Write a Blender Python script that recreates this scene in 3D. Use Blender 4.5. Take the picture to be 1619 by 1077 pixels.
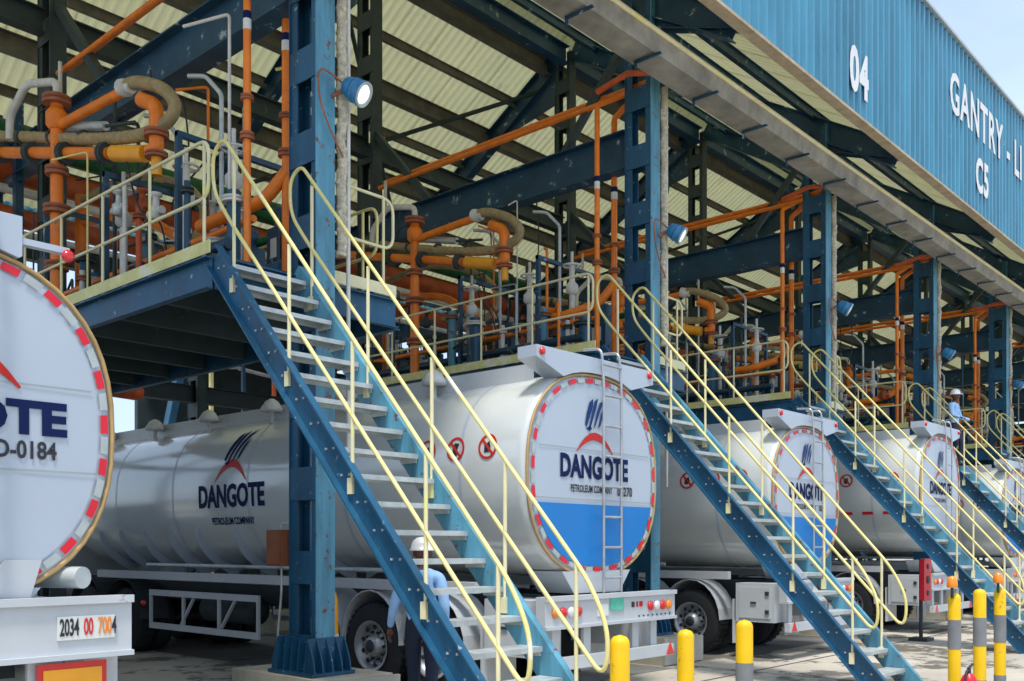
import bpy, bmesh, math, random
from mathutils import Vector, Matrix
R = math.radians
random.seed(7)
for o in list(bpy.data.objects): bpy.data.objects.remove(o)
scene = bpy.context.scene
COL = scene.collection

# ------------------------------------------------------------------ camera, sky, sun, exposure
cam_d = bpy.data.cameras.new('camera'); cam = bpy.data.objects.new('camera', cam_d); COL.objects.link(cam)
cam.location = (0, 0, 1.7)
CT, ST = math.cos(R(42.0)), math.sin(R(42.0))
cam.rotation_euler = (R(90), 0, math.atan2(ST, CT) - R(90))
cam_d.sensor_width = 36; cam_d.lens = 1532/1619*36
cam_d.shift_y = (865-538.5)/1619
cam_d.clip_start = 0.1; cam_d.clip_end = 3000
scene.camera = cam

SUN_EL, SUN_AZ = R(70), R(216)         # azimuth measured counter-clockwise from +X, direction TOWARDS the sun
world = bpy.data.worlds.new('World'); scene.world = world; world.use_nodes = True
wn = world.node_tree.nodes; wl = world.node_tree.links; wn.clear()
wo = wn.new('ShaderNodeOutputWorld'); bg = wn.new('ShaderNodeBackground'); sky = wn.new('ShaderNodeTexSky')
sky.sky_type = 'NISHITA'; sky.sun_disc = False; sky.sun_elevation = SUN_EL; sky.sun_rotation = R(90) - SUN_AZ
sky.dust_density = 2.5; sky.air_density = 1.0; sky.ozone_density = 1.5
tcw = wn.new('ShaderNodeTexCoord'); mpw = wn.new('ShaderNodeMapping'); mpw.inputs['Scale'].default_value = (1, 1, 2.6)
nz = wn.new('ShaderNodeTexNoise'); nz.inputs['Scale'].default_value = 2.6; nz.inputs['Detail'].default_value = 7; nz.inputs['Roughness'].default_value = .55
rp = wn.new('ShaderNodeValToRGB'); rp.color_ramp.elements[0].position = .40; rp.color_ramp.elements[1].position = .68
rp.color_ramp.elements[0].color = (.5, .5, .5, 1); rp.color_ramp.elements[1].color = (.85, .85, .85, 1)
mx = wn.new('ShaderNodeMixRGB'); mx.inputs['Color2'].default_value = (3.5, 4.35, 5.5, 1)
wl.new(tcw.outputs['Generated'], mpw.inputs['Vector']); wl.new(mpw.outputs['Vector'], nz.inputs['Vector'])
wl.new(nz.outputs['Fac'], rp.inputs['Fac']); wl.new(rp.outputs['Color'], mx.inputs['Fac'])
wl.new(sky.outputs['Color'], mx.inputs['Color1']); wl.new(mx.outputs['Color'], bg.inputs['Color'])
bg.inputs['Strength'].default_value = 0.12; wl.new(bg.outputs['Background'], wo.inputs['Surface'])

sd = bpy.data.lights.new('sun', 'SUN'); sun = bpy.data.objects.new('sun', sd); COL.objects.link(sun)
sd.energy = 1.9; sd.angle = R(9.0); sd.color = (1, .95, .87)
sdir = Vector((math.cos(SUN_EL)*math.cos(SUN_AZ), math.cos(SUN_EL)*math.sin(SUN_AZ), math.sin(SUN_EL)))
sun.rotation_euler = (-sdir).to_track_quat('-Z', 'Y').to_euler(); sun.location = (0, 0, 40)
scene.view_settings.view_transform = 'Standard'; scene.view_settings.look = 'None'
scene.view_settings.gamma = 1; scene.view_settings.use_curve_mapping = False
scene.view_settings.exposure = 1.0
scene.render.engine = 'CYCLES'
scene.cycles.max_bounces = 8; scene.cycles.diffuse_bounces = 6

# ------------------------------------------------------------------ materials
M = {}
def mat(name, col, rough=.6, metal=0.0, var=.25, scale=3.0, wear=None, wear_amt=0.0, wear_scale=9.0, bump=0.0, coat=0.0, streak=False, emit=0.0):
    m = bpy.data.materials.new(name); m.use_nodes = True
    nt = m.node_tree; N = nt.nodes; L = nt.links
    b = N['Principled BSDF']; b.inputs['Roughness'].default_value = rough; b.inputs['Metallic'].default_value = metal
    b.inputs['Coat Weight'].default_value = coat; b.inputs['Coat Roughness'].default_value = .12
    geo = N.new('ShaderNodeNewGeometry'); mp = N.new('ShaderNodeMapping')
    L.new(geo.outputs['Position'], mp.inputs['Vector'])
    if streak: mp.inputs['Scale'].default_value = (1, 1, .18)
    n1 = N.new('ShaderNodeTexNoise'); n1.inputs['Scale'].default_value = scale; n1.inputs['Detail'].default_value = 6; n1.inputs['Roughness'].default_value = .65
    L.new(mp.outputs['Vector'], n1.inputs['Vector'])
    cr = N.new('ShaderNodeValToRGB'); e = cr.color_ramp.elements
    c0 = tuple(max(0, c*(1-var)) for c in col); c1 = tuple(min(1, c*(1+var)) for c in col)
    e[0].position = .3; e[1].position = .7; e[0].color = (*c0, 1); e[1].color = (*c1, 1)
    L.new(n1.outputs['Fac'], cr.inputs['Fac']); out = cr.outputs['Color']
    if wear:
        n2 = N.new('ShaderNodeTexNoise'); n2.inputs['Scale'].default_value = wear_scale; n2.inputs['Detail'].default_value = 8; n2.inputs['Roughness'].default_value = .7
        L.new(geo.outputs['Position'], n2.inputs['Vector'])
        r2 = N.new('ShaderNodeValToRGB'); r2.color_ramp.elements[0].position = 1-.30-wear_amt*.25; r2.color_ramp.elements[1].position = min(1, 1-.26-wear_amt*.25)
        L.new(n2.outputs['Fac'], r2.inputs['Fac'])
        mm = N.new('ShaderNodeMixRGB'); mm.inputs['Color2'].default_value = (*wear, 1)
        L.new(out, mm.inputs['Color1']); L.new(r2.outputs['Color'], mm.inputs['Fac']); out = mm.outputs['Color']
    L.new(out, b.inputs['Base Color'])
    rr = N.new('ShaderNodeMapRange'); rr.inputs['To Min'].default_value = max(.03, rough-.12); rr.inputs['To Max'].default_value = min(1, rough+.12)
    L.new(n1.outputs['Fac'], rr.inputs['Value']); L.new(rr.outputs['Result'], b.inputs['Roughness'])
    if bump:
        bp = N.new('ShaderNodeBump'); bp.inputs['Strength'].default_value = bump; bp.inputs['Distance'].default_value = .02
        L.new(n1.outputs['Fac'], bp.inputs['Height']); L.new(bp.outputs['Normal'], b.inputs['Normal'])
    if emit:
        b.inputs['Emission Color'].default_value = (*col, 1); b.inputs['Emission Strength'].default_value = emit
    M[name] = m; return m
rust = (.16, .06, .03)
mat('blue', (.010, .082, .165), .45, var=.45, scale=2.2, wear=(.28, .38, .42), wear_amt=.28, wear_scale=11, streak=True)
mat('blue_lit', (.085, .27, .38), .5, var=.5, scale=4, wear=rust, wear_amt=.46, wear_scale=7, streak=True)  # lit look of the blue paint set into the colour
mat('navy', (.010, .055, .105), .45, var=.4, scale=2, wear=(.34, .42, .40), wear_amt=.36, wear_scale=4)
mat('dark_steel', (.028, .048, .052), .6, var=.4, scale=2, wear=(.10, .12, .09), wear_amt=.3, wear_scale=5)
mat('purlin', (.16, .15, .115), .65, var=.35, scale=3)
mat('roof_sheet', (.66, .64, .50), .5, var=.2, scale=1.2, wear=(.42, .38, .25), wear_amt=.35, wear_scale=1.4)
def translucent(nm, amt, col):
    nt = M[nm].node_tree; b = nt.nodes['Principled BSDF']; o_ = nt.nodes['Material Output']
    t_ = nt.nodes.new('ShaderNodeBsdfTranslucent'); t_.inputs['Color'].default_value = (*col, 1)
    m_ = nt.nodes.new('ShaderNodeMixShader'); m_.inputs['Fac'].default_value = amt
    nt.links.new(b.outputs['BSDF'], m_.inputs[1]); nt.links.new(t_.outputs['BSDF'], m_.inputs[2]); nt.links.new(m_.outputs['Shader'], o_.inputs['Surface'])
translucent('roof_sheet', .55, (.80, .79, .60))      # weathered fibreglass sheets let daylight through
mat('cladding', (.045, .225, .35), .30, var=.30, scale=1.6, streak=True, coat=.2, wear=(.22, .33, .38), wear_amt=.2, wear_scale=2.5)
mat('cladding_trim', (.45, .36, .24), .6, var=.3, scale=4)
mat('gutter', (.29, .275, .235), .6, var=.4, scale=2.2, streak=False, wear=(.3, .24, .17), wear_amt=.25, wear_scale=2)
mat('tan_flange', (.30, .25, .17), .6, var=.3, scale=4)
mat('rail_yellow', (.78, .68, .27), .45, var=.12, scale=3, wear=(.80, .78, .60), wear_amt=.35, wear_scale=1.6)
mat('rail_cream', (.78, .72, .44), .45, var=.12, scale=3, wear=(.80, .75, .30), wear_amt=.5, wear_scale=2.0)
mat('toe_yellow', (.72, .68, .28), .5, var=.2, scale=3, wear=(.80, .76, .60), wear_amt=.6, wear_scale=3)
mat('galv', (.50, .54, .54), .45, .3, var=.25, scale=4, wear=(.25, .2, .14), wear_amt=.1)
mat('orange', (.88, .21, .012), .42, var=.22, scale=4, wear=(.35, .08, .02), wear_amt=.25)
mat('orange_deep', (.55, .09, .02), .5, var=.3, scale=4, wear=(.2, .06, .03), wear_amt=.3)
mat('amber', (.90, .38, .02), .4, var=.12)
mat('flange_rust', (.33, .11, .055), .6, var=.3, scale=8)
mat('hose', (.34, .26, .13), .7, var=.3, scale=12)
mat('rope', (.50, .45, .34), .8, var=.45, scale=22)
mat('green_pipe', (.015, .13, .04), .5, var=.4, scale=5)
mat('red_pipe', (.40, .075, .015), .5, var=.3, scale=4)
mat('white_pipe', (.62, .62, .58), .5, var=.2, scale=4)
mat('tank_white_dimmed', (.44, .50, .58), .32, 0.0, var=.035, scale=1.2, coat=.35)  # same white paint as the shell, darkened to suit the brightly lit rears
mat('tank_white_lifted', (.64, .67, .66), .17, .08, var=.06, scale=.8, coat=.7, wear=(.58, .60, .58), wear_amt=.10, wear_scale=1.6, bump=.10, streak=False)  # same paint as the rear head, lightened to make up for shade
mat('truck_white', (.52, .55, .575), .4, var=.07, scale=2, wear=(.35, .32, .28), wear_amt=.12, wear_scale=4)
mat('seam_grey', (.33, .37, .38), .4, var=.1)
mat('logo_blue', (.003, .012, .075), .7, var=.05)
mat('logo_red', (.55, .03, .02), .4, var=.05)
mat('panel_blue', (.003, .19, .56), .45, var=.05)
mat('eagle_blue', (.006, .04, .17), .4, var=.05)
mat('black_print', (.02, .02, .03), .5, var=.1)
mat('letter_white', (.80, .80, .80), .5, var=.04)
mat('tape_red', (.70, .01, .03), .35, var=.1)
mat('tape_grey', (.42, .47, .47), .35, var=.15, scale=9)
mat('trim_tan', (.46, .30, .12), .55, var=.2, scale=6)
mat('rubber', (.016, .019, .022), .8, var=.3, scale=8, bump=.2)
mat('rim', (.42, .44, .46), .35, .5, var=.2, scale=6)
mat('chassis', (.03, .04, .05), .6, var=.4, scale=4)
mat('lens_red', (.65, .015, .015), .2, var=.1, coat=.5)
mat('lens_amber', (.85, .25, .01), .2, var=.1, coat=.5)
mat('lens_clear', (.7, .72, .74), .15, var=.05, coat=.5)
mat('lamp_lens', (.85, .92, .98), .12, var=.03, coat=.6, emit=.7)
mat('lamp_blue', (.03, .20, .42), .35, var=.2)
for k_ in ('logo_blue', 'logo_red', 'eagle_blue'): M[k_].node_tree.nodes['Principled BSDF'].inputs['Specular IOR Level'].default_value = .2
mat('plate_green', (.10, .50, .36), .4, var=.2, scale=20)
mat('plate_white', (.72, .74, .70), .45, var=.1)
mat('glass', (.02, .03, .04), .08, var=.1, coat=.6)
mat('bollard_yellow', (.85, .52, .0), .45, var=.08, wear=(.45, .25, .05), wear_amt=.30, wear_scale=7)
mat('bollard_grey', (.20, .21, .22), .5, var=.2)
mat('shirt', (.32, .54, .86), .85, var=.15, scale=8)
mat('trousers', (.012, .02, .045), .85, var=.3, scale=8)
mat('skin', (.11, .045, .028), .5, var=.1)
mat('helmet', (.80, .80, .80), .3, var=.03, coat=.4)
mat('boots', (.02, .018, .016), .7, var=.2)
mat('brown_box', (.22, .07, .03), .5, var=.25)
mat('concrete', (.46, .42, .35), .85, var=.2, scale=.6, wear=(.13, .12, .10), wear_amt=.75, wear_scale=.7, bump=.2)
mat('lane', (.17, .17, .16), .8, var=.4, scale=.8, wear=(.04, .04, .04), wear_amt=.5, wear_scale=.6, bump=.15)
mat('plinth', (.50, .46, .36), .85, var=.2, scale=2, wear=(.25, .22, .18), wear_amt=.3, wear_scale=3)
mat('kerb_pale', (.42, .40, .36), .85, var=.15)
mat('leaf', (.05, .09, .03), .7, var=.3)

# ------------------------------------------------------------------ helpers
def V(*a): return Vector(a)
class MB:
    def __init__(s): s.v = []; s.f = []; s.sm = []
    def add(s, vs, fs, smooth=False):
        k = len(s.v); s.v += [tuple(p) for p in vs]
        for f in fs: s.f.append(tuple(i+k for i in f)); s.sm.append(smooth)
        return s
    def box(s, x0, x1, y0, y1, z0, z1):
        vs = [(x0,y0,z0),(x1,y0,z0),(x1,y1,z0),(x0,y1,z0),(x0,y0,z1),(x1,y0,z1),(x1,y1,z1),(x0,y1,z1)]
        return s.add(vs, [(0,3,2,1),(4,5,6,7),(0,1,5,4),(1,2,6,5),(2,3,7,6),(3,0,4,7)])
    def bar(s, p, q, w, h, up=(0,0,1)):
        p = Vector(p); q = Vector(q); a = (q-p).normalized(); u = Vector(up); sd_ = a.cross(u)
        if sd_.length < 1e-4: sd_ = a.cross(Vector((0,1,0)))
        sd_.normalize(); u = sd_.cross(a)
        sd_ *= w/2; u = u*h/2
        vs = [p-sd_-u, p+sd_-u, p+sd_+u, p-sd_+u, q-sd_-u, q+sd_-u, q+sd_+u, q-sd_+u]
        return s.add(vs, [(3,2,1,0),(4,5,6,7),(0,1,5,4),(1,2,6,5),(2,3,7,6),(3,0,4,7)])
    def prism(s, poly, ext):
        n = len(poly); e = Vector(ext); a = [Vector(p) for p in poly]; b = [p+e for p in a]
        return s.add(a+b, [tuple(range(n))[::-1], tuple(range(n, 2*n))]+[(i, (i+1) % n, (i+1) % n+n, i+n) for i in range(n)])
    def tube(s, path, r, n=8, closed=False, caps=True):
        P = [Vector(p) for p in path]; m = len(P); T = []
        for i in range(m):
            if closed: t = P[(i+1) % m]-P[i-1]
            elif i == 0: t = P[1]-P[0]
            elif i == m-1: t = P[-1]-P[-2]
            else: t = (P[i+1]-P[i]).normalized()+(P[i]-P[i-1]).normalized()
            T.append(t.normalized())
        u = T[0].orthogonal().normalized(); vs = []
        for i in range(m):
            u = (u - T[i]*u.dot(T[i]))
            if u.length < 1e-5: u = T[i].orthogonal()
            u.normalize(); w = T[i].cross(u)
            rr_ = r[i % len(r)] if isinstance(r, (list, tuple)) else r
            for k in range(n):
                a = 2*math.pi*k/n; vs.append(P[i]+(u*math.cos(a)+w*math.sin(a))*rr_)
        fs = []
        for i in range(m if closed else m-1):
            j = (i+1) % m
            for k in range(n): fs.append((i*n+k, i*n+(k+1) % n, j*n+(k+1) % n, j*n+k))
        s.add(vs, fs, True)
        if caps and not closed:
            s.add(vs[:n], [tuple(range(n))[::-1]]); s.add(vs[-n:], [tuple(range(n))])
        return s
    def lathe(s, o, axis, prof, n=16, caps=(True, True)):
        o = Vector(o); a = Vector(axis).normalized(); u = a.orthogonal().normalized(); w = a.cross(u); vs = []
        for t, r in prof:
            for k in range(n):
                g = 2*math.pi*k/n; vs.append(o+a*t+(u*math.cos(g)+w*math.sin(g))*max(r, 1e-4))
        fs = [(i*n+k, i*n+(k+1) % n, (i+1)*n+(k+1) % n, (i+1)*n+k) for i in range(len(prof)-1) for k in range(n)]
        # hard edges: split when the profile turns sharply -> keep flat shading off only for gentle profiles
        s.add(vs, fs, True)
        if caps[0]: s.add(vs[:n], [tuple(range(n))[::-1]])
        if caps[1]: s.add(vs[-n:], [tuple(range(n))])
        return s
    def cyl(s, p, q, r, n=12):
        return s.tube([p, q], r, n)
    def mesh(s, name, org=(0,0,0)):
        me = bpy.data.meshes.new(name); ox, oy, oz = org
        me.from_pydata([(x-ox, y-oy, z-oz) for x, y, z in s.v], [], s.f)
        me.polygons.foreach_set('use_smooth', s.sm); me.update()
        bm = bmesh.new(); bm.from_mesh(me); bmesh.ops.recalc_face_normals(bm, faces=bm.faces); bm.to_mesh(me); bm.free()
        return me
    def build(s, name, material, parent=None):
        org = (0, 0, 0)
        if parent is not None:
            org = root_loc(parent)
        me = s.mesh(name, org); me.materials.append(M[material])
        o = bpy.data.objects.new(name, me); COL.objects.link(o)
        if parent is not None: o.parent = parent
        return o
def root_loc(o):
    while o.parent: o = o.parent
    return tuple(o['_org']) if '_org' in o else tuple(o.location)
def tag(o, label=None, cat=None, group=None, kind=None):
    if label: o['label'] = label
    if cat: o['category'] = cat
    if group: o['group'] = group
    if kind: o['kind'] = kind
    return o
def thing(name, loc, label, cat, group=None):
    o = bpy.data.objects.new(name, None); o.empty_display_size = .1; COL.objects.link(o); o.location = loc
    return tag(o, label, cat, group)
KIDS = {}
def copy_tree(o, dx=0, dy=0, dz=0, label=None, parent=None):
    c = o.copy(); COL.objects.link(c)
    if parent is not None: c.parent = parent
    else:
        c.location = (o.location.x+dx, o.location.y+dy, o.location.z+dz)
        if label: c['label'] = label
    for ch in [x for x in KIDMAP.get(o.name, [])]: copy_tree(ch, parent=c)
    return c
KIDMAP = {}
def refresh():
    KIDMAP.clear()
    for o in bpy.data.objects:
        if o.parent: KIDMAP.setdefault(o.parent.name, []).append(o)
def rnd_path(pts, r, n=5):
    P = [Vector(p) for p in pts]; out = [P[0]]
    for i in range(1, len(P)-1):
        a = (P[i-1]-P[i]); b = (P[i+1]-P[i]); rr = min(r, a.length*.49, b.length*.49)
        p0 = P[i]+a.normalized()*rr; p1 = P[i]+b.normalized()*rr
        for k in range(n+1):
            t = k/n; out.append(p0*(1-t)**2+P[i]*2*t*(1-t)+p1*t*t)
    out.append(P[-1]); return out
def rnd_loop(pts, r, n=5):
    P = [Vector(p) for p in pts]; out = []; m = len(P)
    for i in range(m):
        a = (P[i-1]-P[i]); b = (P[(i+1) % m]-P[i]); rr = min(r, a.length*.49, b.length*.49)
        p0 = P[i]+a.normalized()*rr; p1 = P[i]+b.normalized()*rr
        for k in range(n+1):
            t = k/n; out.append(p0*(1-t)**2+P[i]*2*t*(1-t)+p1*t*t)
    return out
def text2d(body, size, off=0.0, sx=1.0, spacing=1.0):
    cu = bpy.data.curves.new('text', 'FONT'); cu.body = body; cu.size = size; cu.align_x = 'CENTER'; cu.align_y = 'CENTER'
    cu.offset = off; cu.resolution_u = 3; cu.space_character = spacing
    ob = bpy.data.objects.new('text', cu); COL.objects.link(ob)
    bpy.context.view_layer.update()
    me = bpy.data.meshes.new_from_object(ob.evaluated_get(bpy.context.evaluated_depsgraph_get()))
    bpy.data.objects.remove(ob)
    vs = [(v.co.x*sx, v.co.y) for v in me.vertices]; fs = [tuple(p.vertices) for p in me.polygons]
    bpy.data.meshes.remove(me); return vs, fs
def densify(vs, fs, step):
    """cut a flat 2D mesh along horizontal lines so that it can be wrapped round a tank"""
    bm = bmesh.new(); bv = [bm.verts.new((x, y, 0)) for x, y in vs]
    for f in fs:
        try: bm.faces.new([bv[i] for i in f])
        except ValueError: pass
    lo = min(y for x, y in vs); hi = max(y for x, y in vs); k = lo+step
    while k < hi:
        bmesh.ops.bisect_plane(bm, geom=bm.verts[:]+bm.edges[:]+bm.faces[:], plane_co=(0, k, 0), plane_no=(0, 1, 0)); k += step
    bm.verts.index_update(); v = [(a.co.x, a.co.y) for a in bm.verts]; f = [tuple(a.index for a in p.verts) for p in bm.faces]
    bm.free(); return v, f

# ------------------------------------------------------------------ setting: ground, plinth islands
g = MB(); g.add([(-400,-400,0),(900,-400,0),(900,900,0),(-400,900,0)], [(0,1,2,3)])
tag(g.build('ground', 'concrete'), kind='structure')

L = 6.0
for n_ in range(-1, 9):
    g = MB(); g.add([(6.95+L*n_-4.5-.6, 7.4, .004), (6.95+L*n_-1.35, 7.4, .004), (6.95+L*n_-1.35, 40, .004), (6.95+L*n_-5.1, 40, .004)], [(0, 1, 2, 3)]); tag(g.build('lane_surface', 'lane'), kind='structure')
NB = 9                                        # bays along the gantry
YF, YM, YB = 8.14, 14.45, 20.8                # front, middle and back column rows
RIDGE, EAVE_Y, EAVE_Z = 13.95, 6.52, 9.25
MS = (RIDGE-EAVE_Z)/(YM-EAVE_Y)
BACK_Y = YM+(YM-EAVE_Y)
def roof_z(y): return RIDGE-abs(y-YM)*MS
X0 = 6.05
NMIN, NMAX = -1, 11

# ------------------------------------------------------------------ the gantry building
org = (X0, YF, 0)
B = thing('gantry_building', org, 'long open-sided blue steel loading gantry with ribbed blue cladding, over the tanker bays', 'building')
# columns
BAT = {}
def column(x, yc, top, front=True, material='blue', base=True):
    hw = .105
    c = MB()
    y0, y1 = yc-.14, yc+.34
    c.box(x-hw, x+hw, y1-.012, y1, .44, top)
    c.box(x-hw+.02, x-hw+.035, y0+.012, y0+.12, .44, top); c.box(x+hw-.035, x+hw-.02, y0+.012, y0+.12, .44, top)
    c.box(x-hw+.02, x-hw+.035, y1-.12, y1-.012, .44, top); c.box(x+hw-.035, x+hw-.02, y1-.12, y1-.012, .44, top)
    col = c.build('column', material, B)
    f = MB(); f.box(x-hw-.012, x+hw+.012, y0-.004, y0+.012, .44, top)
    f.build('front_flange', 'blue_lit' if front else material, col)
    z = .46
    if not BAT:
        b_ = MB(); b_.box(-hw+.006, -hw+.02, -.128, .328, 0, .34); BAT['l'] = b_.mesh('batten'); b_ = MB(); b_.box(hw-.02, hw-.006, -.128, .328, 0, .34); BAT['r'] = b_.mesh('batten')
        for q_ in BAT.values(): q_.materials.append(M['blue'])
        for k_, q_ in list(BAT.items()): c_ = q_.copy(); c_.materials[0] = M['dark_steel']; BAT[k_+'d'] = c_
    while z < top-.3:
        for k_ in ('l', 'r'):
            o_ = bpy.data.objects.new('batten', BAT[k_+('d' if material != 'blue' else '')]); COL.objects.link(o_); o_.parent = col
            o_.location = (x-org[0], yc-org[1], z)
        z += .86
    if base:
        b = MB(); b.box(x-.27, x+.27, y0-.14, y1+.14, .405, .44)
        b.box(x-.235, x+.235, y0-.02, y0-.006, .44, .78); b.box(x-.235, x+.235, y1+.006, y1+.02, .44, .78)
        for dx in (-.225, -.12, 0, .12, .225):
            b.prism([(x+dx-.008, y0-.02, .44), (x+dx-.008, y0-.13, .44), (x+dx-.008, y0-.11, .56), (x+dx-.008, y0-.02, .78)], (.016, 0, 0))
            b.prism([(x+dx-.008, y1+.02, .44), (x+dx-.008, y1+.13, .44), (x+dx-.008, y1+.11, .56), (x+dx-.008, y1+.02, .78)], (.016, 0, 0))
        for dy in (.0, .12, .24, .36, .468):
            b.prism([(x-hw-.002, y0+dy, .44), (x-.26, y0+dy, .44), (x-.24, y0+dy, .66), (x-.22, y0+dy, .78), (x-hw-.002, y0+dy, .78)], (0, .012, 0))
        b.build('base_plate', 'blue', col)
    return col
for n in range(NMIN, NMAX+1):
    x = X0+L*n
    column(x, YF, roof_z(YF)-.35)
    column(x, YM, RIDGE-.5, False, 'dark_steel')
    column(x, YB, roof_z(YB)-.35, False, 'dark_steel')
# column tan web strip (unpainted second channel right behind the front flange)
for n in range(0, NMAX+1):
    x = X0+L*n; m = MB(); m.box(x+.125, x+.165, YF-.06, YF+.02, 2.2 if n else 4.6, 9.6)
    m.build('conduit_strip', 'tan_flange', B)
# crossbeams (run into the gantry), tie beams
def ibeam(m, p, q, h, w, t=.02):
    p = Vector(p); q = Vector(q); up = Vector((0,0,1)); a = (q-p).normalized(); s_ = a.cross(up).normalized(); u = s_.cross(a)
    m.bar(p, q, t, h-2*t, u); m.bar(p+u*(h/2-t/2), q+u*(h/2-t/2), w, t, u); m.bar(p-u*(h/2-t/2), q-u*(h/2-t/2), w, t, u)
for n in range(NMIN, NMAX+1):
    x = X0+L*n
    m = MB(); ibeam(m, (x, YF+.345, 7.68), (x, YM-.145, 7.68), .58, .26); m.build('crossbeam', 'navy', B)
    m = MB(); ibeam(m, (x, YM+.345, 7.68), (x, YB-.145, 7.68), .50, .24); m.build('crossbeam', 'navy', B)
    # rafters, near and far slope, with cantilever to the cladding
    m = MB(); ibeam(m, (x, EAVE_Y+.12, roof_z(EAVE_Y+.12)-.42), (x, YM-.13, RIDGE-.45), .40, .22)
    m.bar((x, YF-.15, 9.50), (x, EAVE_Y+.15, 9.02), .034, .40); m.bar((x, YF-.15, 9.33), (x, EAVE_Y+.15, 8.86), .2, .02)
    m.box(x-.12, x+.12, EAVE_Y+.09, EAVE_Y+.115, 8.84, 9.10)
    m.build('rafter', 'navy', B)
    m = MB(); ibeam(m, (x, YM+.33, RIDGE-.60), (x, BACK_Y-.1, roof_z(BACK_Y-.1)-.42), .44, .24)
    m.prism([(x-.01, YM+.345, RIDGE-1.6), (x-.01, YM+.345, RIDGE-.9), (x-.01, YM+2.2, RIDGE-1.95)], (.02, 0, 0))
    m.build('rafter', 'navy', B)
    m = MB(); m.bar((x, YM-1.6, 7.97), (x, YM-.1, 9.6), .12, .12); m.build('knee_brace', 'dark_steel', B)
    m = MB(); m.bar((x, YF+1.6, 7.97), (x, YF+.34, 9.4), .1, .1)
    m.build('knee_brace', 'dark_steel', B)
XA, XB = X0+L*NMIN-2, X0+L*NMAX+2
# long tie beams at the middle row
for (y, z, h, w, mt) in ((YM-.02, RIDGE-.62, .42, .25, 'navy'), (YM+.1, 9.35, .36, .2, 'dark_steel'), (YB+.1, 7.9, .5, .22, 'dark_steel'), (YB+.1, 5.3, .4, .22, 'dark_steel')):
    for n in range(NMIN, NMAX):
        m = MB(); ibeam(m, (X0+L*n+.12, y, z), (X0+L*(n+1)-.12, y, z), h, w); m.build('tie_beam', mt, B)
# purlins
def purlin(y, h, w, mt):
    z = roof_z(y)-.06-h/2
    for n in range(NMIN, NMAX):
        m = MB(); ibeam(m, (X0+L*n-(.0), y, z), (X0+L*(n+1), y, z), h, w, .015); m.build('purlin', mt, B)
for y in (7.05, 8.28, 9.6, 11.0, 12.4, 13.6): purlin(y, .20, .09, 'navy')
for y in (16.15, 17.95, 19.9, 21.3): purlin(y, .20, .09, 'purlin')
for y in (15.1, 17.05, 18.95): purlin(y, .36, .22, 'purlin')
# plan bracing in the far slope
for n in range(NMIN, NMAX, 2):
    for a, b in ((0, 1), (1, 0)):
        m = MB(); m.bar((X0+L*(n+a), 15.4, roof_z(15.4)-.55), (X0+L*(n+b), 20.4, roof_z(20.4)-.55), .08, .08); m.build('roof_brace', 'dark_steel', B)
# ribbed sheets: one metre wide, corrugated in geometry
def rib_profile(w, pitch, d):
    pts = []; x = 0
    while x < w-1e-6:
        pts += [(x, 0), (x+pitch*.26, 0), (x+pitch*.50, d), (x+pitch*.76, d)]; x += pitch
    pts.append((w, 0)); return pts
def sheet_mesh(name, w, pitch, d, p0, p1, nrm, material):
    """ribs run from p0 to p1; the sheet is w wide along X; nrm is the outward side"""
    p0 = Vector(p0); p1 = Vector(p1); nn = Vector(nrm).normalized(); pr = rib_profile(w, pitch, d); n = len(pr)
    m = MB(); vs = []
    for t in (0, -.012):
        for base in (p0, p1):
            for x, q in pr: vs.append(base+Vector((x, 0, 0))+nn*(q+t))
    fs = []
    for i in range(n-1): fs += [(i, i+1, n+i+1, n+i), (2*n+i, 3*n+i, 3*n+i+1, 2*n+i+1)]
    fs += [(0, n, 3*n, 2*n), (n-1, 3*n-1, 4*n-1, 2*n-1)]
    m.add(vs, fs); me = m.mesh(name, org); me.materials.append(M[material]); return me
SW = 1.0
near = sheet_mesh('roof_sheet', SW+.004, .2008, .035, (XA, EAVE_Y+.05, roof_z(EAVE_Y+.05)), (XA, YM, RIDGE), (0, -MS, 1), 'roof_sheet')
far = sheet_mesh('roof_sheet', SW+.004, .2008, .035, (XA, YM, RIDGE), (XA, BACK_Y, roof_z(BACK_Y)), (0, MS, 1), 'roof_sheet')
CZ0, CZ1, CY = 8.78, 11.92, 6.5
clad = sheet_mesh('cladding_sheet', SW-.006, .2485, .085, (XA, CY, CZ0), (XA, CY, CZ1), (0, -1, 0), 'cladding')
bclad = sheet_mesh('cladding_sheet', SW-.006, .2485, .045, (XA, BACK_Y+.05, 8.9), (XA, BACK_Y+.05, 10.2), (0, 1, 0), 'cladding')
ns = int((XB-XA)/SW)
for k in range(ns):
    for me, nm in ((near, 'roof_sheet'), (far, 'roof_sheet'), (clad, 'cladding_sheet'), (bclad, 'cladding_sheet')):
        o = bpy.data.objects.new(nm, me); COL.objects.link(o); o.parent = B
        o.location = (k*SW, 0, random.uniform(-.004, .004) if nm == 'roof_sheet' else 0)
m = MB(); m.box(XA, XB, CY-.115, CY+.06, CZ0-.05, CZ0-.004); m.build('bottom_trim', 'cladding_trim', B)
m = MB(); m.box(XA, XB, CY-.13, CY+.10, CZ1+.004, CZ1+.06); m.build('coping', 'tape_grey', B)
m = MB(); m.box(XA, XB, CY+.04, CY+.12, 9.05, 9.13); m.box(XA, XB, CY+.04, CY+.12, 10.4, 10.5); m.box(XA, XB, CY+.04, CY+.12, 11.5, 11.6); m.build('cladding_rail', 'navy', B)
m = MB(); m.box(XA, XB, YM-.25, YM+.25, RIDGE+.05, RIDGE+.09); m.build('ridge_cap', 'roof_sheet', B)
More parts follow.
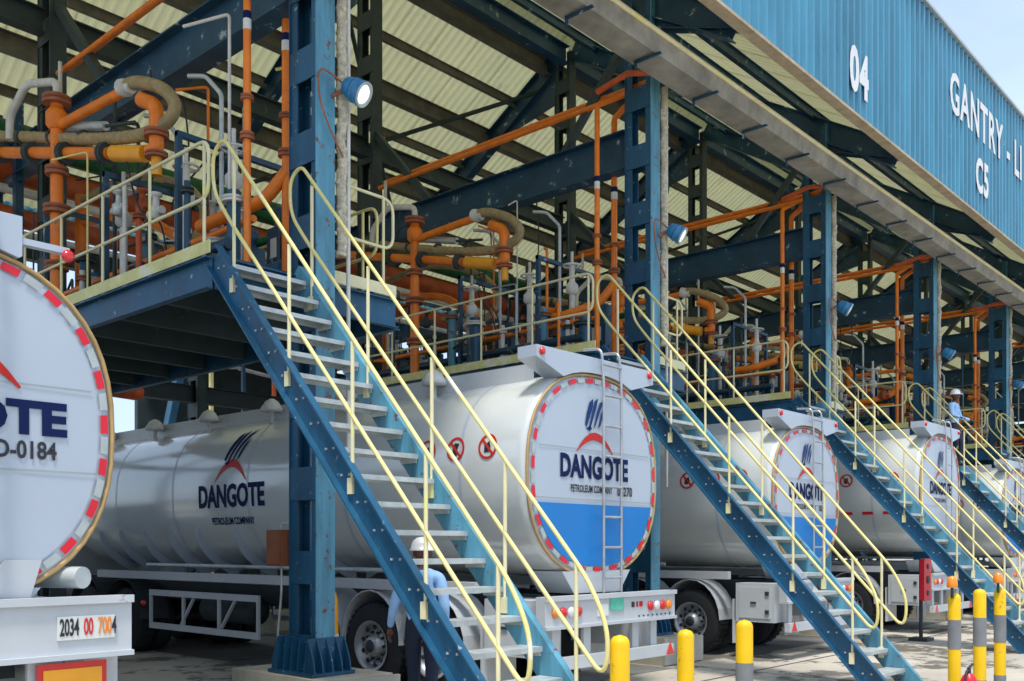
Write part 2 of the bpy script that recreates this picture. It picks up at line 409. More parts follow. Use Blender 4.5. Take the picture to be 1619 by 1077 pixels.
# gutter with its brackets
GZ = 8.36
gt = MB(); gt.prism([(XA, 7.24, GZ+.26), (XA, 7.30, GZ), (XA, 7.70, GZ-.01), (XA, 7.72, GZ+.26), (XA, 7.70, GZ+.26), (XA, 7.69, GZ+.012), (XA, 7.315, GZ+.02), (XA, 7.26, GZ+.26)], (XB-XA, 0, 0))
gut = gt.build('gutter', 'gutter', B)
m = MB(); m.tube([(XA, 7.23, GZ+.25), (XB, 7.23, GZ+.25)], .035, 8); m.build('gutter_lip', 'rail_cream', gut)
bk = MB(); bk.box(XA, XA+.05, 7.20, 7.62, GZ-.045, GZ-.025); bk.box(XA, XA+.05, 7.60, 7.62, GZ-.14, GZ-.025)
bme = bk.mesh('gutter_bracket', org); bme.materials.append(M['navy'])
x = .9
while x < XB-XA:
    o = bpy.data.objects.new('gutter_bracket', bme); COL.objects.link(o); o.parent = gut; o.location = (x, 0, 0); x += 1.5
# lettering on the cladding
def letters(body, xc, z, size, sx=.9, off=.03):
    vs, fs = text2d(body, size, off, sx, 1.12)
    m = MB(); m.add([(xc+a, CY-.092, z+b) for a, b in vs], fs); m.add([(xc+a, CY-.087, z+b) for a, b in vs], fs)
    m.build('sign_lettering', 'letter_white', B)
letters('04', 15.65, 9.45, .98, .72, .040)
letters('GANTRY - LI', 22.68, 10.76, 1.12, .74, .026)
letters('C5', 22.2, 9.58, .98, .72, .034)

# ------------------------------------------------------------------ islands
ORD = ['nearest', 'second', 'third', 'fourth', 'fifth', 'sixth']
NI = 6
def repeat(root, fmt, count=NI, start=1):
    refresh(); out = [root]
    for n in range(start, count): out.append(copy_tree(root, dx=L*n, label=fmt.format(ORD[n])))
    return out
# paving: joints between the slabs, a grated drain along the front, dark tyre tracks
m = MB()
for k in range(26): m.add([(-12+k*3.0, -20, .0035), (-12+k*3.0+.025, -20, .0035), (-12+k*3.0+.025, 7.35, .0035), (-12+k*3.0, 7.35, .0035)], [(0, 1, 2, 3)])
for k in range(8): m.add([(-14, -16.0+k*3.2, .0065), (66, -16.0+k*3.2, .0065), (66, -16.0+k*3.2+.025, .0065), (-14, -16.0+k*3.2+.025, .0065)], [(0, 1, 2, 3)])
tag(m.build('paving_joints', 'rubber'), kind='structure')
# plinths
t = MB(); t.box(5.72, 6.62, 7.62, 9.2, 0, .40); t.box(5.3, 6.9, 16.6, 21.4, 0, .40)
pl = thing('concrete_plinth', (6.05, 7.6, 0), 'pale concrete plinth under the nearest blue column', 'plinth', 'concrete island plinths')
t.build('slab', 'plinth', pl)
t = MB(); t.box(5.66, 6.68, 7.57, 7.615, .02, .385); t.build('kerb_angle', 'kerb_pale', pl)
repeat(pl, 'pale concrete plinth under the {} blue front column from the left', 8 if False else NI)

# stairs -------------------------------------------------------------
SX0, SX1 = 4.91, 5.78; SY1, SZ1, SY0 = 8.16, 4.45, 4.16
SLOPE = SZ1/(SY1-SY0)
st = thing('access_stair', (5.345, SY0, 0), 'steep blue open-tread stair with yellow handrails, nearest of the row', 'stair', 'stairs up to the loading platforms')
dirv = Vector((0, SY1-SY0, SZ1)).normalized(); nrm = Vector((0, -dirv.z, dirv.y))
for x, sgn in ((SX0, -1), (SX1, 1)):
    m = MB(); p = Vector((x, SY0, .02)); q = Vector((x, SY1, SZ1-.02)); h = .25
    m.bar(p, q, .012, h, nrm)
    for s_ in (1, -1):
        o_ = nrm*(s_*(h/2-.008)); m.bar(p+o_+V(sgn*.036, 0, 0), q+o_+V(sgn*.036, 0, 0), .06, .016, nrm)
    so = m.build('stringer', 'blue_lit' if sgn > 0 else 'blue', st)
    bm_ = MB()
    for k in range(19):
        c = p.lerp(q, (k+1.05)/19.6)+V(sgn*.010, 0, 0)
        for dd in (-.05, .05): bm_.box(c.x-.010, c.x+.010, c.y+dd-.009, c.y+dd+.009, c.z-.009, c.z+.009)
    tag(bm_.build('bolts', 'tape_grey', so), kind='stuff')
NT = 19
for k in range(NT):
    z = SZ1*(k+1.05)/(NT+.6); y = SY0+z/SLOPE
    m = MB(); m.box(SX0+.01, SX1-.01, y-.10, y+.12, z-.006, z+.006)
    m.box(SX0+.01, SX1-.01, y-.112, y-.10, z-.035, z+.006); m.box(SX0+.01, SX1-.01, y+.108, y+.12, z-.035, z-.006)
    for xx in (SX0+.012, SX1-.024): m.box(xx, xx+.012, y-.10, y+.108, z-.07, z-.006)
    tr = m.build('tread', 'galv', st)
def stair_pt(y, off): return (y-SY0)*SLOPE+off
for x in (SX0, SX1):
    yt, yb = 8.02, 4.42
    loop = [(x, yt+.10, stair_pt(yt, 1.12)), (x, yb-.05, stair_pt(yb, 1.08)), (x, yb-.12, stair_pt(yb, .52)), (x, yt+.16, stair_pt(yt, .62))]
    lp = rnd_loop([(x, yt+.02, stair_pt(yt, 1.22)), (x, yb, stair_pt(yb, 1.15)), (x, yb-.18, stair_pt(yb, .78)), (x, yb-.14, stair_pt(yb, .42)), (x, yt-.02, stair_pt(yt, .50)), (x, yt+.20, stair_pt(yt, .78)), (x, yt+.20, stair_pt(yt, 1.12))], .22, 6)
    m = MB(); m.tube(lp, .018, 8, closed=True); hr = m.build('handrail', 'rail_yellow', st)
    for yy in (7.86, 7.0, 6.14, 5.28, 4.55):
        m = MB(); m.tube([(x, yy, stair_pt(yy, .02)), (x, yy, stair_pt(yy, 1.14))], .0165, 8); m.box(x-.03, x+.03, yy-.03, yy+.03, stair_pt(yy, -.08), stair_pt(yy, .05)); m.build('rail_post', 'rail_cream', hr)
stairs = repeat(st, 'steep blue open-tread stair with yellow handrails, {} from the left in the row')

# platforms ----------------------------------------------------------
PX0, PX1, PY0, PY1, PZ = 4.90, 7.15, 8.20, 15.6, 4.47
pf = thing('loading_platform', (6.0, PY0, 0), 'blue raised platform with yellow toe board and rails atop the nearest stair', 'platform', 'raised loading platforms')
m = MB(); m.box(PX0, 5.90, PY0, PY1, PZ-.04, PZ); m.box(5.90, 6.20, 8.52, PY1, PZ-.04, PZ); m.box(6.20, PX1, PY0, PY1, PZ-.04, PZ); m.build('deck', 'dark_steel', pf)
def chan(m, p, q, h, out):
    p = Vector(p); q = Vector(q); o_ = Vector(out)
    m.bar(p, q, .012, h); m.bar(p+V(0, 0, h/2-.006)+o_*.04, q+V(0, 0, h/2-.006)+o_*.04, .07, .012); m.bar(p-V(0, 0, h/2-.006)+o_*.04, q-V(0, 0, h/2-.006)+o_*.04, .07, .012)
for nm, p, q, out in (('side_beam', (PX0-.008, PY0, PZ-.19), (PX0-.008, PY1, PZ-.19), (-1, 0, 0)), ('side_beam', (PX1+.008, PY0, PZ-.19), (PX1+.008, PY1, PZ-.19), (1, 0, 0)),
                      ('end_beam', (PX0+.01, PY0-.008, PZ-.19), (5.91, PY0-.008, PZ-.19), (0, -1, 0)), ('end_beam', (6.19, PY0-.008, PZ-.19), (PX1-.01, PY0-.008, PZ-.19), (0, -1, 0))):
    m = MB(); chan(m, p, q, .30, out); m.build(nm, 'blue', pf)
for k in range(7):
    m = MB(); y = 9.2+k*1.0; m.box(PX0+.02, PX1-.02, y-.04, y+.04, PZ-.30, PZ-.045); m.build('deck_joist', 'dark_steel', pf)
m = MB(); m.box(PX0-.03, PX0-.016, PY0+.02, PY1, PZ+.004, PZ+.13); m.build('toe_board', 'toe_yellow', pf)
m = MB(); m.box(6.30, PX1, PY0-.03, PY0-.016, PZ+.004, PZ+.13); m.build('toe_board', 'rail_cream', pf)
m = MB(); m.box(PX1+.016, PX1+.03, PY0+.02, PY1, PZ+.004, PZ+.13); m.build('toe_board', 'toe_yellow', pf)
def rail(parent, path_top, posts, material, zb=PZ, zt=PZ+1.10, zm=PZ+.55):
    pts = [Vector(p) for p in path_top]
    loop = [p+V(0, 0, zt) for p in pts]+[p+V(0, 0, zm) for p in reversed(pts)]
    m = MB(); m.tube(rnd_loop(loop, .16, 5), .018, 8, closed=True); r = m.build('guard_rail', material, parent)
    for p in posts:
        m = MB(); m.tube([(p[0], p[1], zb), (p[0], p[1], zt-.01)], .0165, 8); m.build('rail_post', material, r)
rail(pf, [(PX0, PY0+.08, 0), (PX0, PY1, 0)], [(PX0, 8.36+k*1.05) for k in range(7)], 'rail_cream')
rail(pf, [(PX1, PY0+.3, 0), (PX1, PY1, 0)], [(PX1, 8.75+k*1.05) for k in range(7)], 'rail_yellow')
rail(pf, [(6.24, PY0+.05, 0), (PX1+.02, PY0+.05, 0)], [(6.3, PY0+.05), (PX1-.12, PY0+.05)], 'rail_cream')
plats = repeat(pf, 'blue raised platform with yellow rails atop the {} stair from the left')
# legs under the platforms, deep
ORG = None

# orange risers with headers -----------------------------------------
def flange(m, c, ax, r=.11, t=.05):
    c = Vector(c); a = Vector(ax).normalized(); m.lathe(c-a*t/2, a, [(0, r), (t*.4, r), (t*.4, r*.75), (t*.6, r*.75), (t*.6, r), (t, r)], 12)
pr_ = thing('foam_pipe', (6.0, 8.8, PZ), 'pair of orange vertical pipes bending into overhead headers beside the nearest column', 'pipe', 'orange riser pipes')
for (x, y, r, zt, yo) in ((6.15, 8.82, .048, 8.55, 8.45), (5.62, 8.75, .040, 8.42, 8.62)):
    m = MB(); m.tube(rnd_path([(x, y, PZ), (x, y, 8.30), (6.15 if x > 6 else 6.0, yo, 8.52)], .05, 3), r, 10); m.tube([(6.15 if x > 6 else 6.0, 8.05, 8.66 if x > 6 else 8.52), (6.15 if x > 6 else 6.0, 14.2, 8.66 if x > 6 else 8.52)], r, 10); rs = m.build('riser', 'orange', pr_)
    m = MB(); flange(m, (x, y, 5.95), (0, 0, 1), r*1.9, .07); flange(m, (x, y, 6.35), (0, 0, 1), r*1.7, .05); m.build('flange', 'flange_rust', rs)
    m = MB(); m.cyl((x, y, 7.05), (x, y, 7.16), r*1.08); m.build('white_band', 'plate_white', rs)
    m = MB(); m.cyl((x, y, 7.16), (x, y, 7.24), r*1.08); m.build('blue_band', 'logo_blue', rs)
m = MB(); m.tube(rnd_path([(6.15, 8.82, 5.75), (6.0, 9.0, 5.45), (5.75, 9.5, 5.3), (5.75, 9.9, 5.3)], .15), .07, 10); m.build('branch', 'orange', pr_)
m = MB(); m.tube([(5.62, 8.75, 8.5), (5.62, 8.2, 8.6), (6.15, 7.7, 8.66)], .045, 8); m.build('header_stub', 'orange_deep', pr_)
m = MB(); m.tube([(5.9, 13.9, 7.97), (5.9, 13.9, 8.55)], .03, 8); m.build('pipe_support', 'white_pipe', pr_)
repeat(pr_, 'pair of orange vertical pipes bending into overhead headers, {} pair from the left')

# loading arms --------------------------------------------------------
la = thing('fuel_loader', (5.18, 12.3, PZ), 'orange loader folded under a looped tan hose above the nearest platform', 'loading arm', 'loading arms with hoses')
S = V(5.18, 12.3, 0)
m = MB(); m.cyl((5.18, 12.3, PZ), (5.18, 12.3, 7.32), .075, 12); sp = m.build('standpipe', 'orange', la)
for z, r in ((7.26, .17), (6.38, .14), (5.9, .16), (5.2, .14)):
    m = MB(); flange(m, (5.18, 12.3, z), (0, 0, 1), r, .10); m.build('flange', 'flange_rust', sp)
m = MB(); m.lathe((5.18, 12.3, 6.9), (0, 0, 1), [(0, .09), (.05, .13), (.2, .13), (.27, .08)], 12); m.build('swivel', 'orange', sp)
m = MB(); m.tube(rnd_path([(5.18, 12.3, 7.3), (5.18, 12.3, 7.5), (5.05, 12.9, 7.62), (5.0, 13.3, 7.3), (5.0, 13.3, 7.0)], .12), .05, 8); m.build('vent_pipe', 'white_pipe', sp)
A0, A1 = V(4.9, 14.3, 7.08), V(5.47, 10.35, 6.16)
def on(t, dz=0, dx=0): p = A0.lerp(A1, t); return p+V(dx, 0, dz)
m = MB(); m.tube([on(0), on(.78)], .072, 12); lo = m.build('lower_arm', 'orange', la)
for k in (.18, .36, .55, .76):
    m = MB(); flange(m, on(k), A1-A0, .13, .09); m.build('flange', 'dark_steel', lo)
m = MB(); m.tube([on(.80), on(.95)], .095, 14); m.build('swivel_cylinder', 'amber', lo)
m = MB(); m.tube(rnd_path([on(.97, .02), on(1.0, .05), on(1.0, .55), on(.93, .62)], .12), .085, 12); v_ = m.build('drop_elbow', 'orange', la)
m = MB(); flange(m, on(1.0, .22), (0, 0, 1), .14, .08); flange(m, on(1.0, -.02), (0, 0, 1), .13, .06); m.build('flange', 'flange_rust', v_)
m = MB(); m.tube([on(1.0, -.25), on(1.0, .02)], .06, 10); m.build('nozzle', 'amber', v_)
hp = [on(0, .24, .05), on(.3, .22, .05), on(.6, .18, .02), on(.82, .18, .0), on(.95, .24, .02), on(1.04, .38, .03), on(1.07, .56, .03), on(1.02, .74, .02), on(.92, .82, 0), on(.84, .78, 0)]
def smooth_path(P, n=5):
    out = []; P = [P[0]]+P+[P[-1]]
    for i in range(1, len(P)-2):
        a, b, c, d = P[i-1], P[i], P[i+1], P[i+2]
        for k in range(n):
            t = k/n; out.append(.5*((2*b)+(c-a)*t+(2*a-5*b+4*c-d)*t*t+(3*b-a-3*c+d)*t**3))
    out.append(P[-2]); return out
m = MB(); m.tube(smooth_path(hp, 16), [.067, .076], 12); hs = m.build('hose', 'hose', la)
m = MB(); 
for k in (.1, .28, .46, .63, .8): m.lathe(on(k, .21, .04)-(A1-A0).normalized()*.03, A1-A0, [(0, .085), (.06, .085)], 12)
m.build('hose_clamp', 'dark_steel', hs)
m = MB(); m.tube([V(5.2, 12.2, 6.95), on(.84, .72)], .06, 10); ua = m.build('upper_arm', 'orange', la)
m = MB(); m.lathe(on(.83, .76)-V(0, .03, 0), A1-A0, [(0, .10), (.12, .10), (.12, .07), (.2, .07)], 12); m.build('coupling', 'white_pipe', ua)
m = MB(); m.tube([on(.45, .36, .1), on(.72, .36, .1)], .055, 12); m.build('balance_cylinder', 'galv', la)
m = MB(); m.tube([on(.72, .36, .1), on(.86, .40, .1)], .022, 8); m.build('cylinder_rod', 'dark_steel', la)
m = MB(); m.tube(smooth_path([on(.4, .3), on(.42, .5, -.03), on(.5, .55, -.03), on(.52, .35)]), .012, 6); m.tube(smooth_path([on(.86, -.08), on(.9, -.5), on(.97, -.9), on(.95, -1.4)]), .012, 6); m.build('cable', 'black_print', la)
las = repeat(la, 'orange loader folded under a looped tan hose, {} of its kind from the left')
for o_, a_ in zip(las, (0, -5, 9, -12, 4, -8)): o_.rotation_euler.z = R(a_)

# second arm set on the far half of each platform (smaller in view)
lb = thing('fuel_loader', (6.5, 14.6, PZ), 'orange loader with hanging drop pipe at the back of the nearest platform', 'loading arm', 'loading arms at the back of the platforms')
m = MB(); m.cyl((6.5, 14.6, PZ), (6.5, 14.6, 7.0), .08, 12); m.build('standpipe', 'orange', lb)
m = MB(); m.tube(rnd_path([(6.5, 14.6, 6.6), (6.9, 13.4, 6.5), (7.1, 12.6, 6.0), (7.1, 12.5, 5.2)], .2), .075, 10); m.build('lower_arm', 'orange', lb)
m = MB(); m.tube(smooth_path([V(6.5, 14.6, 6.9), V(6.8, 13.6, 7.1), V(7.1, 12.6, 6.8), V(7.15, 12.2, 6.3), V(7.0, 12.5, 5.9), V(6.7, 13.2, 6.0)]), .06, 10); m.build('hose', 'hose', lb)
repeat(lb, 'orange loader with drop pipe at the back of the {} platform from the left')

# metering pipework on the platforms -----------------------------------
for isl in range(NI):
    mp_ = thing('metering_pipework', (6.3, 11, PZ), 'upright blue, orange and cream metering pipes with valves on the %s' % ('nearest platform' if isl == 0 else ORD[isl]+' platform from the left'), 'pipework', 'metering pipework on the platforms')
    cols = ['blue', 'white_pipe', 'navy', 'blue_lit', 'navy', 'blue', 'white_pipe', 'orange_deep', 'blue', 'tan_flange', 'blue_lit', 'blue', 'white_pipe', 'blue']
    rs_ = random.Random(3+isl)
    for k in range(22):
        y = 8.95+k*.27; c = cols[k % len(cols)]; x = 5.45+rs_.uniform(-.1, .9); zt = 5.25+rs_.uniform(-.15, .45); r = rs_.choice((.035, .05, .07, .1)) if c.startswith('blue') else .035
        m = MB(); m.cyl((x, y, PZ), (x, y, zt), r, 10); pp = m.build('vertical_pipe', c, mp_)
        m = MB(); flange(m, (x, y, zt-.1), (0, 0, 1), r*1.5+.02, .06); m.build('flange', rs_.choice(('flange_rust', 'dark_steel', 'white_pipe')), pp)
    for k in range(6):
        y = 9.3+k*1.0; x = 6.5+.1*(k % 2)
        m = MB(); m.box(x-.16, x+.16, y-.17, y+.17, PZ+.25, PZ+.85); m.lathe((x, y, PZ+.85), (0, 0, 1), [(0, .14), (.1, .16), (.22, .16), (.28, .05)], 12); mm = m.build('flow_meter', rs_.choice(('blue', 'navy')), mp_)
        m = MB(); m.box(x-.165-.004, x-.165, y-.09, y+.09, PZ+.5, PZ+.72); m.build('dial', 'plate_white', mm)
    for (x, y, z) in ((5.75, 10.2, 6.05), (5.9, 9.45, 6.1), (5.55, 11.3, 6.0), (6.4, 10.7, 5.9)):
        m = MB(); m.cyl((x, y, PZ), (x, y, z), .045, 10); m.lathe((x, y, z-.45), (0, 0, 1), [(0, .06), (.04, .10), (.14, .10), (.2, .05)], 12); vp = m.build('valve_post', 'white_pipe', mp_)
        m = MB(); m.tube([V(x+.14*math.cos(a*math.pi/6), y+.14*math.sin(a*math.pi/6), z) for a in range(12)], .016, 6, closed=True); m.bar((x-.13, y, z), (x+.13, y, z), .015, .015); m.bar((x, y-.13, z), (x, y+.13, z), .015, .015); m.cyl((x, y, z), (x, y, z+.22), .025, 8); m.build('handwheel', 'white_pipe', vp)
    for (z, x, r, c) in ((4.85, 5.5, .06, 'navy'), (5.18, 5.8, .04, 'orange'), (4.75, 6.2, .09, 'blue'), (5.4, 6.7, .05, 'green_pipe'), (5.05, 6.9, .05, 'flange_rust')):
        m = MB(); m.cyl((x, 8.9, z), (x, 15.3, z), r, 10); m.build('header_pipe', c, mp_)
    for y in (9.7, 11.4, 13.1):
        m = MB(); m.box(5.35, 5.41, y-.03, y+.03, PZ, 6.2); m.box(6.75, 6.81, y-.03, y+.03, PZ, 6.2); m.box(5.35, 6.81, y-.031, y+.031, 6.14, 6.2); m.build('support_frame', 'navy', mp_)
    for k in range(26):                                    # thin instrument lines and drain posts
        x, y = 5.15+rs_.uniform(0, 1.8), 8.9+rs_.uniform(0, 6.0); zt = rs_.choice((5.1, 5.4, 5.9, 6.4, 7.3)); r = rs_.choice((.012, .018, .025))
        m = MB(); m.tube(rnd_path([(x, y, PZ), (x, y, zt), (x+rs_.uniform(-.3, .3), y+rs_.uniform(.1, .5), zt+rs_.uniform(-.1, .15))], .05, 3), r, 6)
        m.build('instrument_line', rs_.choice(('galv', 'white_pipe', 'dark_steel', 'orange', 'navy', 'rail_yellow', 'dark_steel')), mp_)
    for k in range(12):
        x, y, z = 5.3+rs_.uniform(0, 1.5), 9.0+rs_.uniform(0, 5.0), rs_.choice((4.85, 5.18, 5.4, 5.7))
        m = MB(); m.lathe((x, y, z-.08), (0, 0, 1), [(0, .05), (.03, .08), (.12, .08), (.15, .04), (.25, .035), (.26, .07), (.29, .07)], 10); m.cyl((x, y-.14, z), (x, y+.14, z), .045, 8)
        m.build('valve', rs_.choice(('red_pipe', 'galv', 'blue_lit', 'dark_steel', 'white_pipe')), mp_)
    for k in range(3):
        x, y = 5.4+rs_.uniform(0, 1.3), 9.4+rs_.uniform(0, 4); m = MB(); m.tube(smooth_path([V(x, y, 7.4), V(x+.1, y+.05, 6.6), V(x-.05, y+.2, 6.0), V(x+.2, y+.1, 5.6), V(x+.25, y, 4.9)]), .012, 6); m.build('hanging_cable', 'black_print', mp_)
    if isl:
        for o_ in [q for q in bpy.data.objects if q == mp_]: o_.location.x += L*isl

# breather pipes with bent tops -----------------------------------------
bp_ = thing('breather_pipe', (5.9, 9.7, PZ), 'tall thin bent-top galvanised pipe, closer of two on the nearest platform', 'pipe', 'front breather pipes')
m = MB(); m.tube(rnd_path([(5.9, 9.7, PZ), (5.9, 9.7, 6.78), (5.82, 9.9, 7.02), (5.72, 10.1, 7.05)], .05, 4), .026, 8); m.build('tube', 'galv', bp_)
repeat(bp_, 'tall thin bent-top galvanised pipe, closer of two on the {} platform from the left')
bp2 = thing('breather_pipe', (6.24, 11.3, PZ), 'tall thin bent-top galvanised pipe, farther of two on the nearest platform', 'pipe', 'rear breather pipes')
m = MB(); m.tube(rnd_path([(6.24, 11.3, PZ), (6.24, 11.3, 6.9), (6.15, 11.5, 7.15), (6.05, 11.75, 7.2)], .05, 4), .028, 8); m.build('tube', 'galv', bp2)
repeat(bp2, 'tall thin bent-top galvanised pipe, farther of two on the {} platform from the left')

# cable bundle by each column, flood light ------------------------------
cb = thing('cable_bundle', (6.25, 8.0, PZ), 'beige wrapped cable bundle rising beside the nearest blue column', 'cable', 'cable bundles beside the columns')
m = MB(); pth = [V(6.25+.012*math.sin(k*1.7), 7.99+.012*math.cos(k*1.3), 4.7+k*.12) for k in range(33)]; m.tube(pth, .052, 10)
for k in range(30): m.lathe(pth[k], (0, 0, 1), [(0, .054), (.02, .064), (.04, .054)], 10)
m.build('wrapping', 'rope', cb)
m = MB(); m.tube([(6.335, 7.99, 2.6), (6.335, 7.99, 9.2)], .022, 8); m.build('conduit', 'white_pipe', cb)
repeat(cb, 'beige wrapped cable bundle rising beside the {} blue column from the left')
fl = thing('flood_light', (6.25, 7.75, 6.3), 'round blue flood light with a lit lens on the nearest column', 'flood light', 'flood lights on the front columns')
ax = V(.30, -.62, -.42).normalized(); c = V(6.24, 7.80, 6.36)
m = MB(); m.lathe(c, ax, [(-.10, .05), (-.08, .09), (0, .115), (.03, .115), (.03, .125), (.05, .125), (.05, .11), (.11, .13), (.14, .135)], 18); hd = m.build('housing', 'lamp_blue', fl)
m = MB(); m.lathe(c+ax*.14, ax, [(0, .095), (.012, .085), (.018, .05), (.02, .0)], 18); m.build('lens', 'lamp_lens', hd)
m = MB(); m.lathe(c+ax*.138, ax, [(0, .128), (.022, .128), (.024, .118), (.006, .096)], 18, (True, False)); m.build('bezel', 'tape_grey', hd)

m = MB(); m.tube(rnd_path([c-ax*.05, c+V(-.02, .12, .02), (6.12, 7.99, 6.30)], .05), .018, 8); m.tube(smooth_path([c-ax*.1, V(5.95, 7.93, 6.5), V(5.93, 7.93, 6.2), V(6.1, 7.95, 5.9), V(6.22, 7.93, 5.7)]), .011, 6); m.build('bracket', 'flange_rust', fl)
repeat(fl, 'round blue flood light with a lit lens on the {} column from the left')

# overhead pipe runs along the gantry -----------------------------------
for nm, y, z, r, mt, lb_ in (('green_pipe', 16.0, 8.15, .22, 'green_pipe', 'thick green pipe running the length of the gantry behind the loading arms'),
                        ('red_pipe', 16.1, 7.62, .20, 'red_pipe', 'thick orange-red pipe running along the gantry just below the green pipe'),
                        ('white_pipe', 16.0, 7.30, .07, 'white_pipe', 'thin white pipe running along the gantry below the orange-red pipe'),
                        ('red_pipe', 16.2, 6.95, .16, 'red_pipe', 'lowest red pipe of the rack running behind the platforms'),
                        ('white_pipe', 16.0, 6.65, .05, 'white_pipe', 'lowest thin white pipe of the rack running behind the platforms')):
    o = thing(nm, (XA, y, z), lb_, 'pipe')
    m = MB(); m.cyl((XA, y, z), (XB, y, z), r, 14); m.build('run', mt, o)
    m = MB(); k = XA+1.5
    while k < XB: flange(m, (k, y, z), (1, 0, 0), r*1.25, .08); k += 6
    tag(m.build('flanges', 'dark_steel', o), kind='stuff')
rk = thing('pipe_rack', (6.05, 16.4, 0), 'dark steel trestle carrying the pipe runs behind the nearest platform', 'pipe rack', 'trestles of the pipe rack')
m = MB(); m.box(5.95, 6.07, 16.42, 16.54, .4, 8.6); m.box(5.95, 6.07, 15.6, 15.72, 4.5, 8.6); m.build('post', 'navy', rk)
m = MB()
for z in (7.85, 7.36, 6.72, 5.9): m.box(5.97, 6.05, 15.5, 16.6, z-.05, z)
m.build('cross_arm', 'navy', rk)
repeat(rk, 'dark steel trestle carrying the pipe runs behind the {} platform from the left')
# back-of-island cabinets
cbn = thing('control_cabinet', (6.1, 17.5, .4), 'dark blue control cabinet standing at the back of the nearest island', 'cabinet', 'control cabinets at the back of the islands')
m = MB(); m.box(5.6, 6.6, 17.2, 18.0, .42, 2.3); m.build('casing', 'navy', cbn)
m = MB(); m.box(5.64, 6.08, 17.18, 17.197, .6, 2.2); m.box(6.12, 6.56, 17.18, 17.197, .6, 2.2); m.build('door', 'blue', cbn)
repeat(cbn, 'dark blue control cabinet standing at the back of the {} island from the left')

# clutter beneath/behind the front platform: orange hanging pipe, brown box, delineator
o = thing('drop_pipe', (7.3, 14.6, 4.2), 'short orange drop pipe with flanges hanging over the back of the first tanker', 'pipe')
m = MB(); m.tube([(7.1, 15.2, 4.25), (7.55, 15.0, 4.20)], .13, 12); m.lathe((7.55, 15.0, 4.20), (1, -.4, -.1), [(0, .13), (.08, .12), (.14, .06)], 12); m.build('nozzle', 'orange_deep', o)
m = MB(); m.cyl((7.1, 15.2, 4.65), (7.1, 15.2, 3.8), .07, 10); flange(m, (7.1, 15.2, 4.55), (0, 0, 1), .12); flange(m, (7.1, 15.2, 3.9), (0, 0, 1), .12); m.build('stem', 'flange_rust', o)
o = thing('junction_box', (5.9, 8.75, 1.5), 'small rust-brown metal box mounted on the left side of the nearest column', 'box')
m = MB(); m.box(5.86, 6.06, 8.50, 8.76, 1.50, 1.88); m.box(5.85, 5.86, 8.52, 8.74, 1.52, 1.86); m.build('casing', 'brown_box', o)
m = MB(); m.tube(rnd_path([(5.95, 8.62, 1.5), (5.95, 8.62, 1.2), (5.96, 8.7, .8), (5.96, 8.7, .42)], .1), .014, 6); m.tube(rnd_path([(5.95, 8.62, 1.88), (5.95, 8.62, 1.95), (5.99, 8.5, 1.95)], .03), .012, 6); m.build('conduit', 'galv', o)
o = thing('delineator_post', (6.29, 8.25, .4), 'orange flexible post with white band tucked behind the foot of the nearest column', 'traffic post')
m = MB(); m.lathe((6.28, 8.22, .44), (0, 0, 1), [(0, .09), (.3, .085), (.7, .08), (.78, .06), (.82, .02)], 16); pb = m.build('body', 'amber', o)
m = MB(); m.lathe((6.28, 8.22, .62), (0, 0, 1), [(0, .090), (.17, .088)], 16); m.build('white_band', 'plate_white', pb)
m = MB(); m.lathe((6.28, 8.22, .40), (0, 0, 1), [(0, .13), (.04, .12)], 16); m.build('foot', 'rubber', o)

# ------------------------------------------------------------------ tankers
TN = 2.4
def se(a, b, th, n=TN):
    c, s_ = math.cos(th), math.sin(th)
    return a*math.copysign(abs(c)**(2/n), c), b*math.copysign(abs(s_)**(2/n), s_)
def eagle(k=1.0):
    """stylised bird of slanted feather blades, in a unit box"""
    P = [[(-.50,-.34),(-.42,-.40),(-.12,.22),(-.10,.46),(-.28,.34),(-.42,.0)], [(-.34,-.48),(-.22,-.38),(.04,.18),(.14,.50),(-.04,.38),(-.16,.02)],
         [(-.10,-.46),(.02,-.30),(.22,.08),(.46,.50),(.22,.36),(.06,.04)], [(.12,-.42),(.26,-.30),(.40,.04),(.44,.28),(.28,.04)], [(-.44,-.44),(-.30,-.52),(-.16,-.44),(-.24,-.36)]]
    return [[(x*k, y*k) for x, y in p] for p in P]
def swoosh(w, h):
    o_ = []; n = 14
    for i in range(n+1):
        t = -1+2*i/n; o_.append((t*w/2, h*(1-t*t)-h*.5))
    for i in range(n, -1, -1):
        t = -1+2*i/n; o_.append((t*w/2*.98, h*(1-t*t)*.62-h*.5-h*.04*abs(t)))
    return o_
WH = None
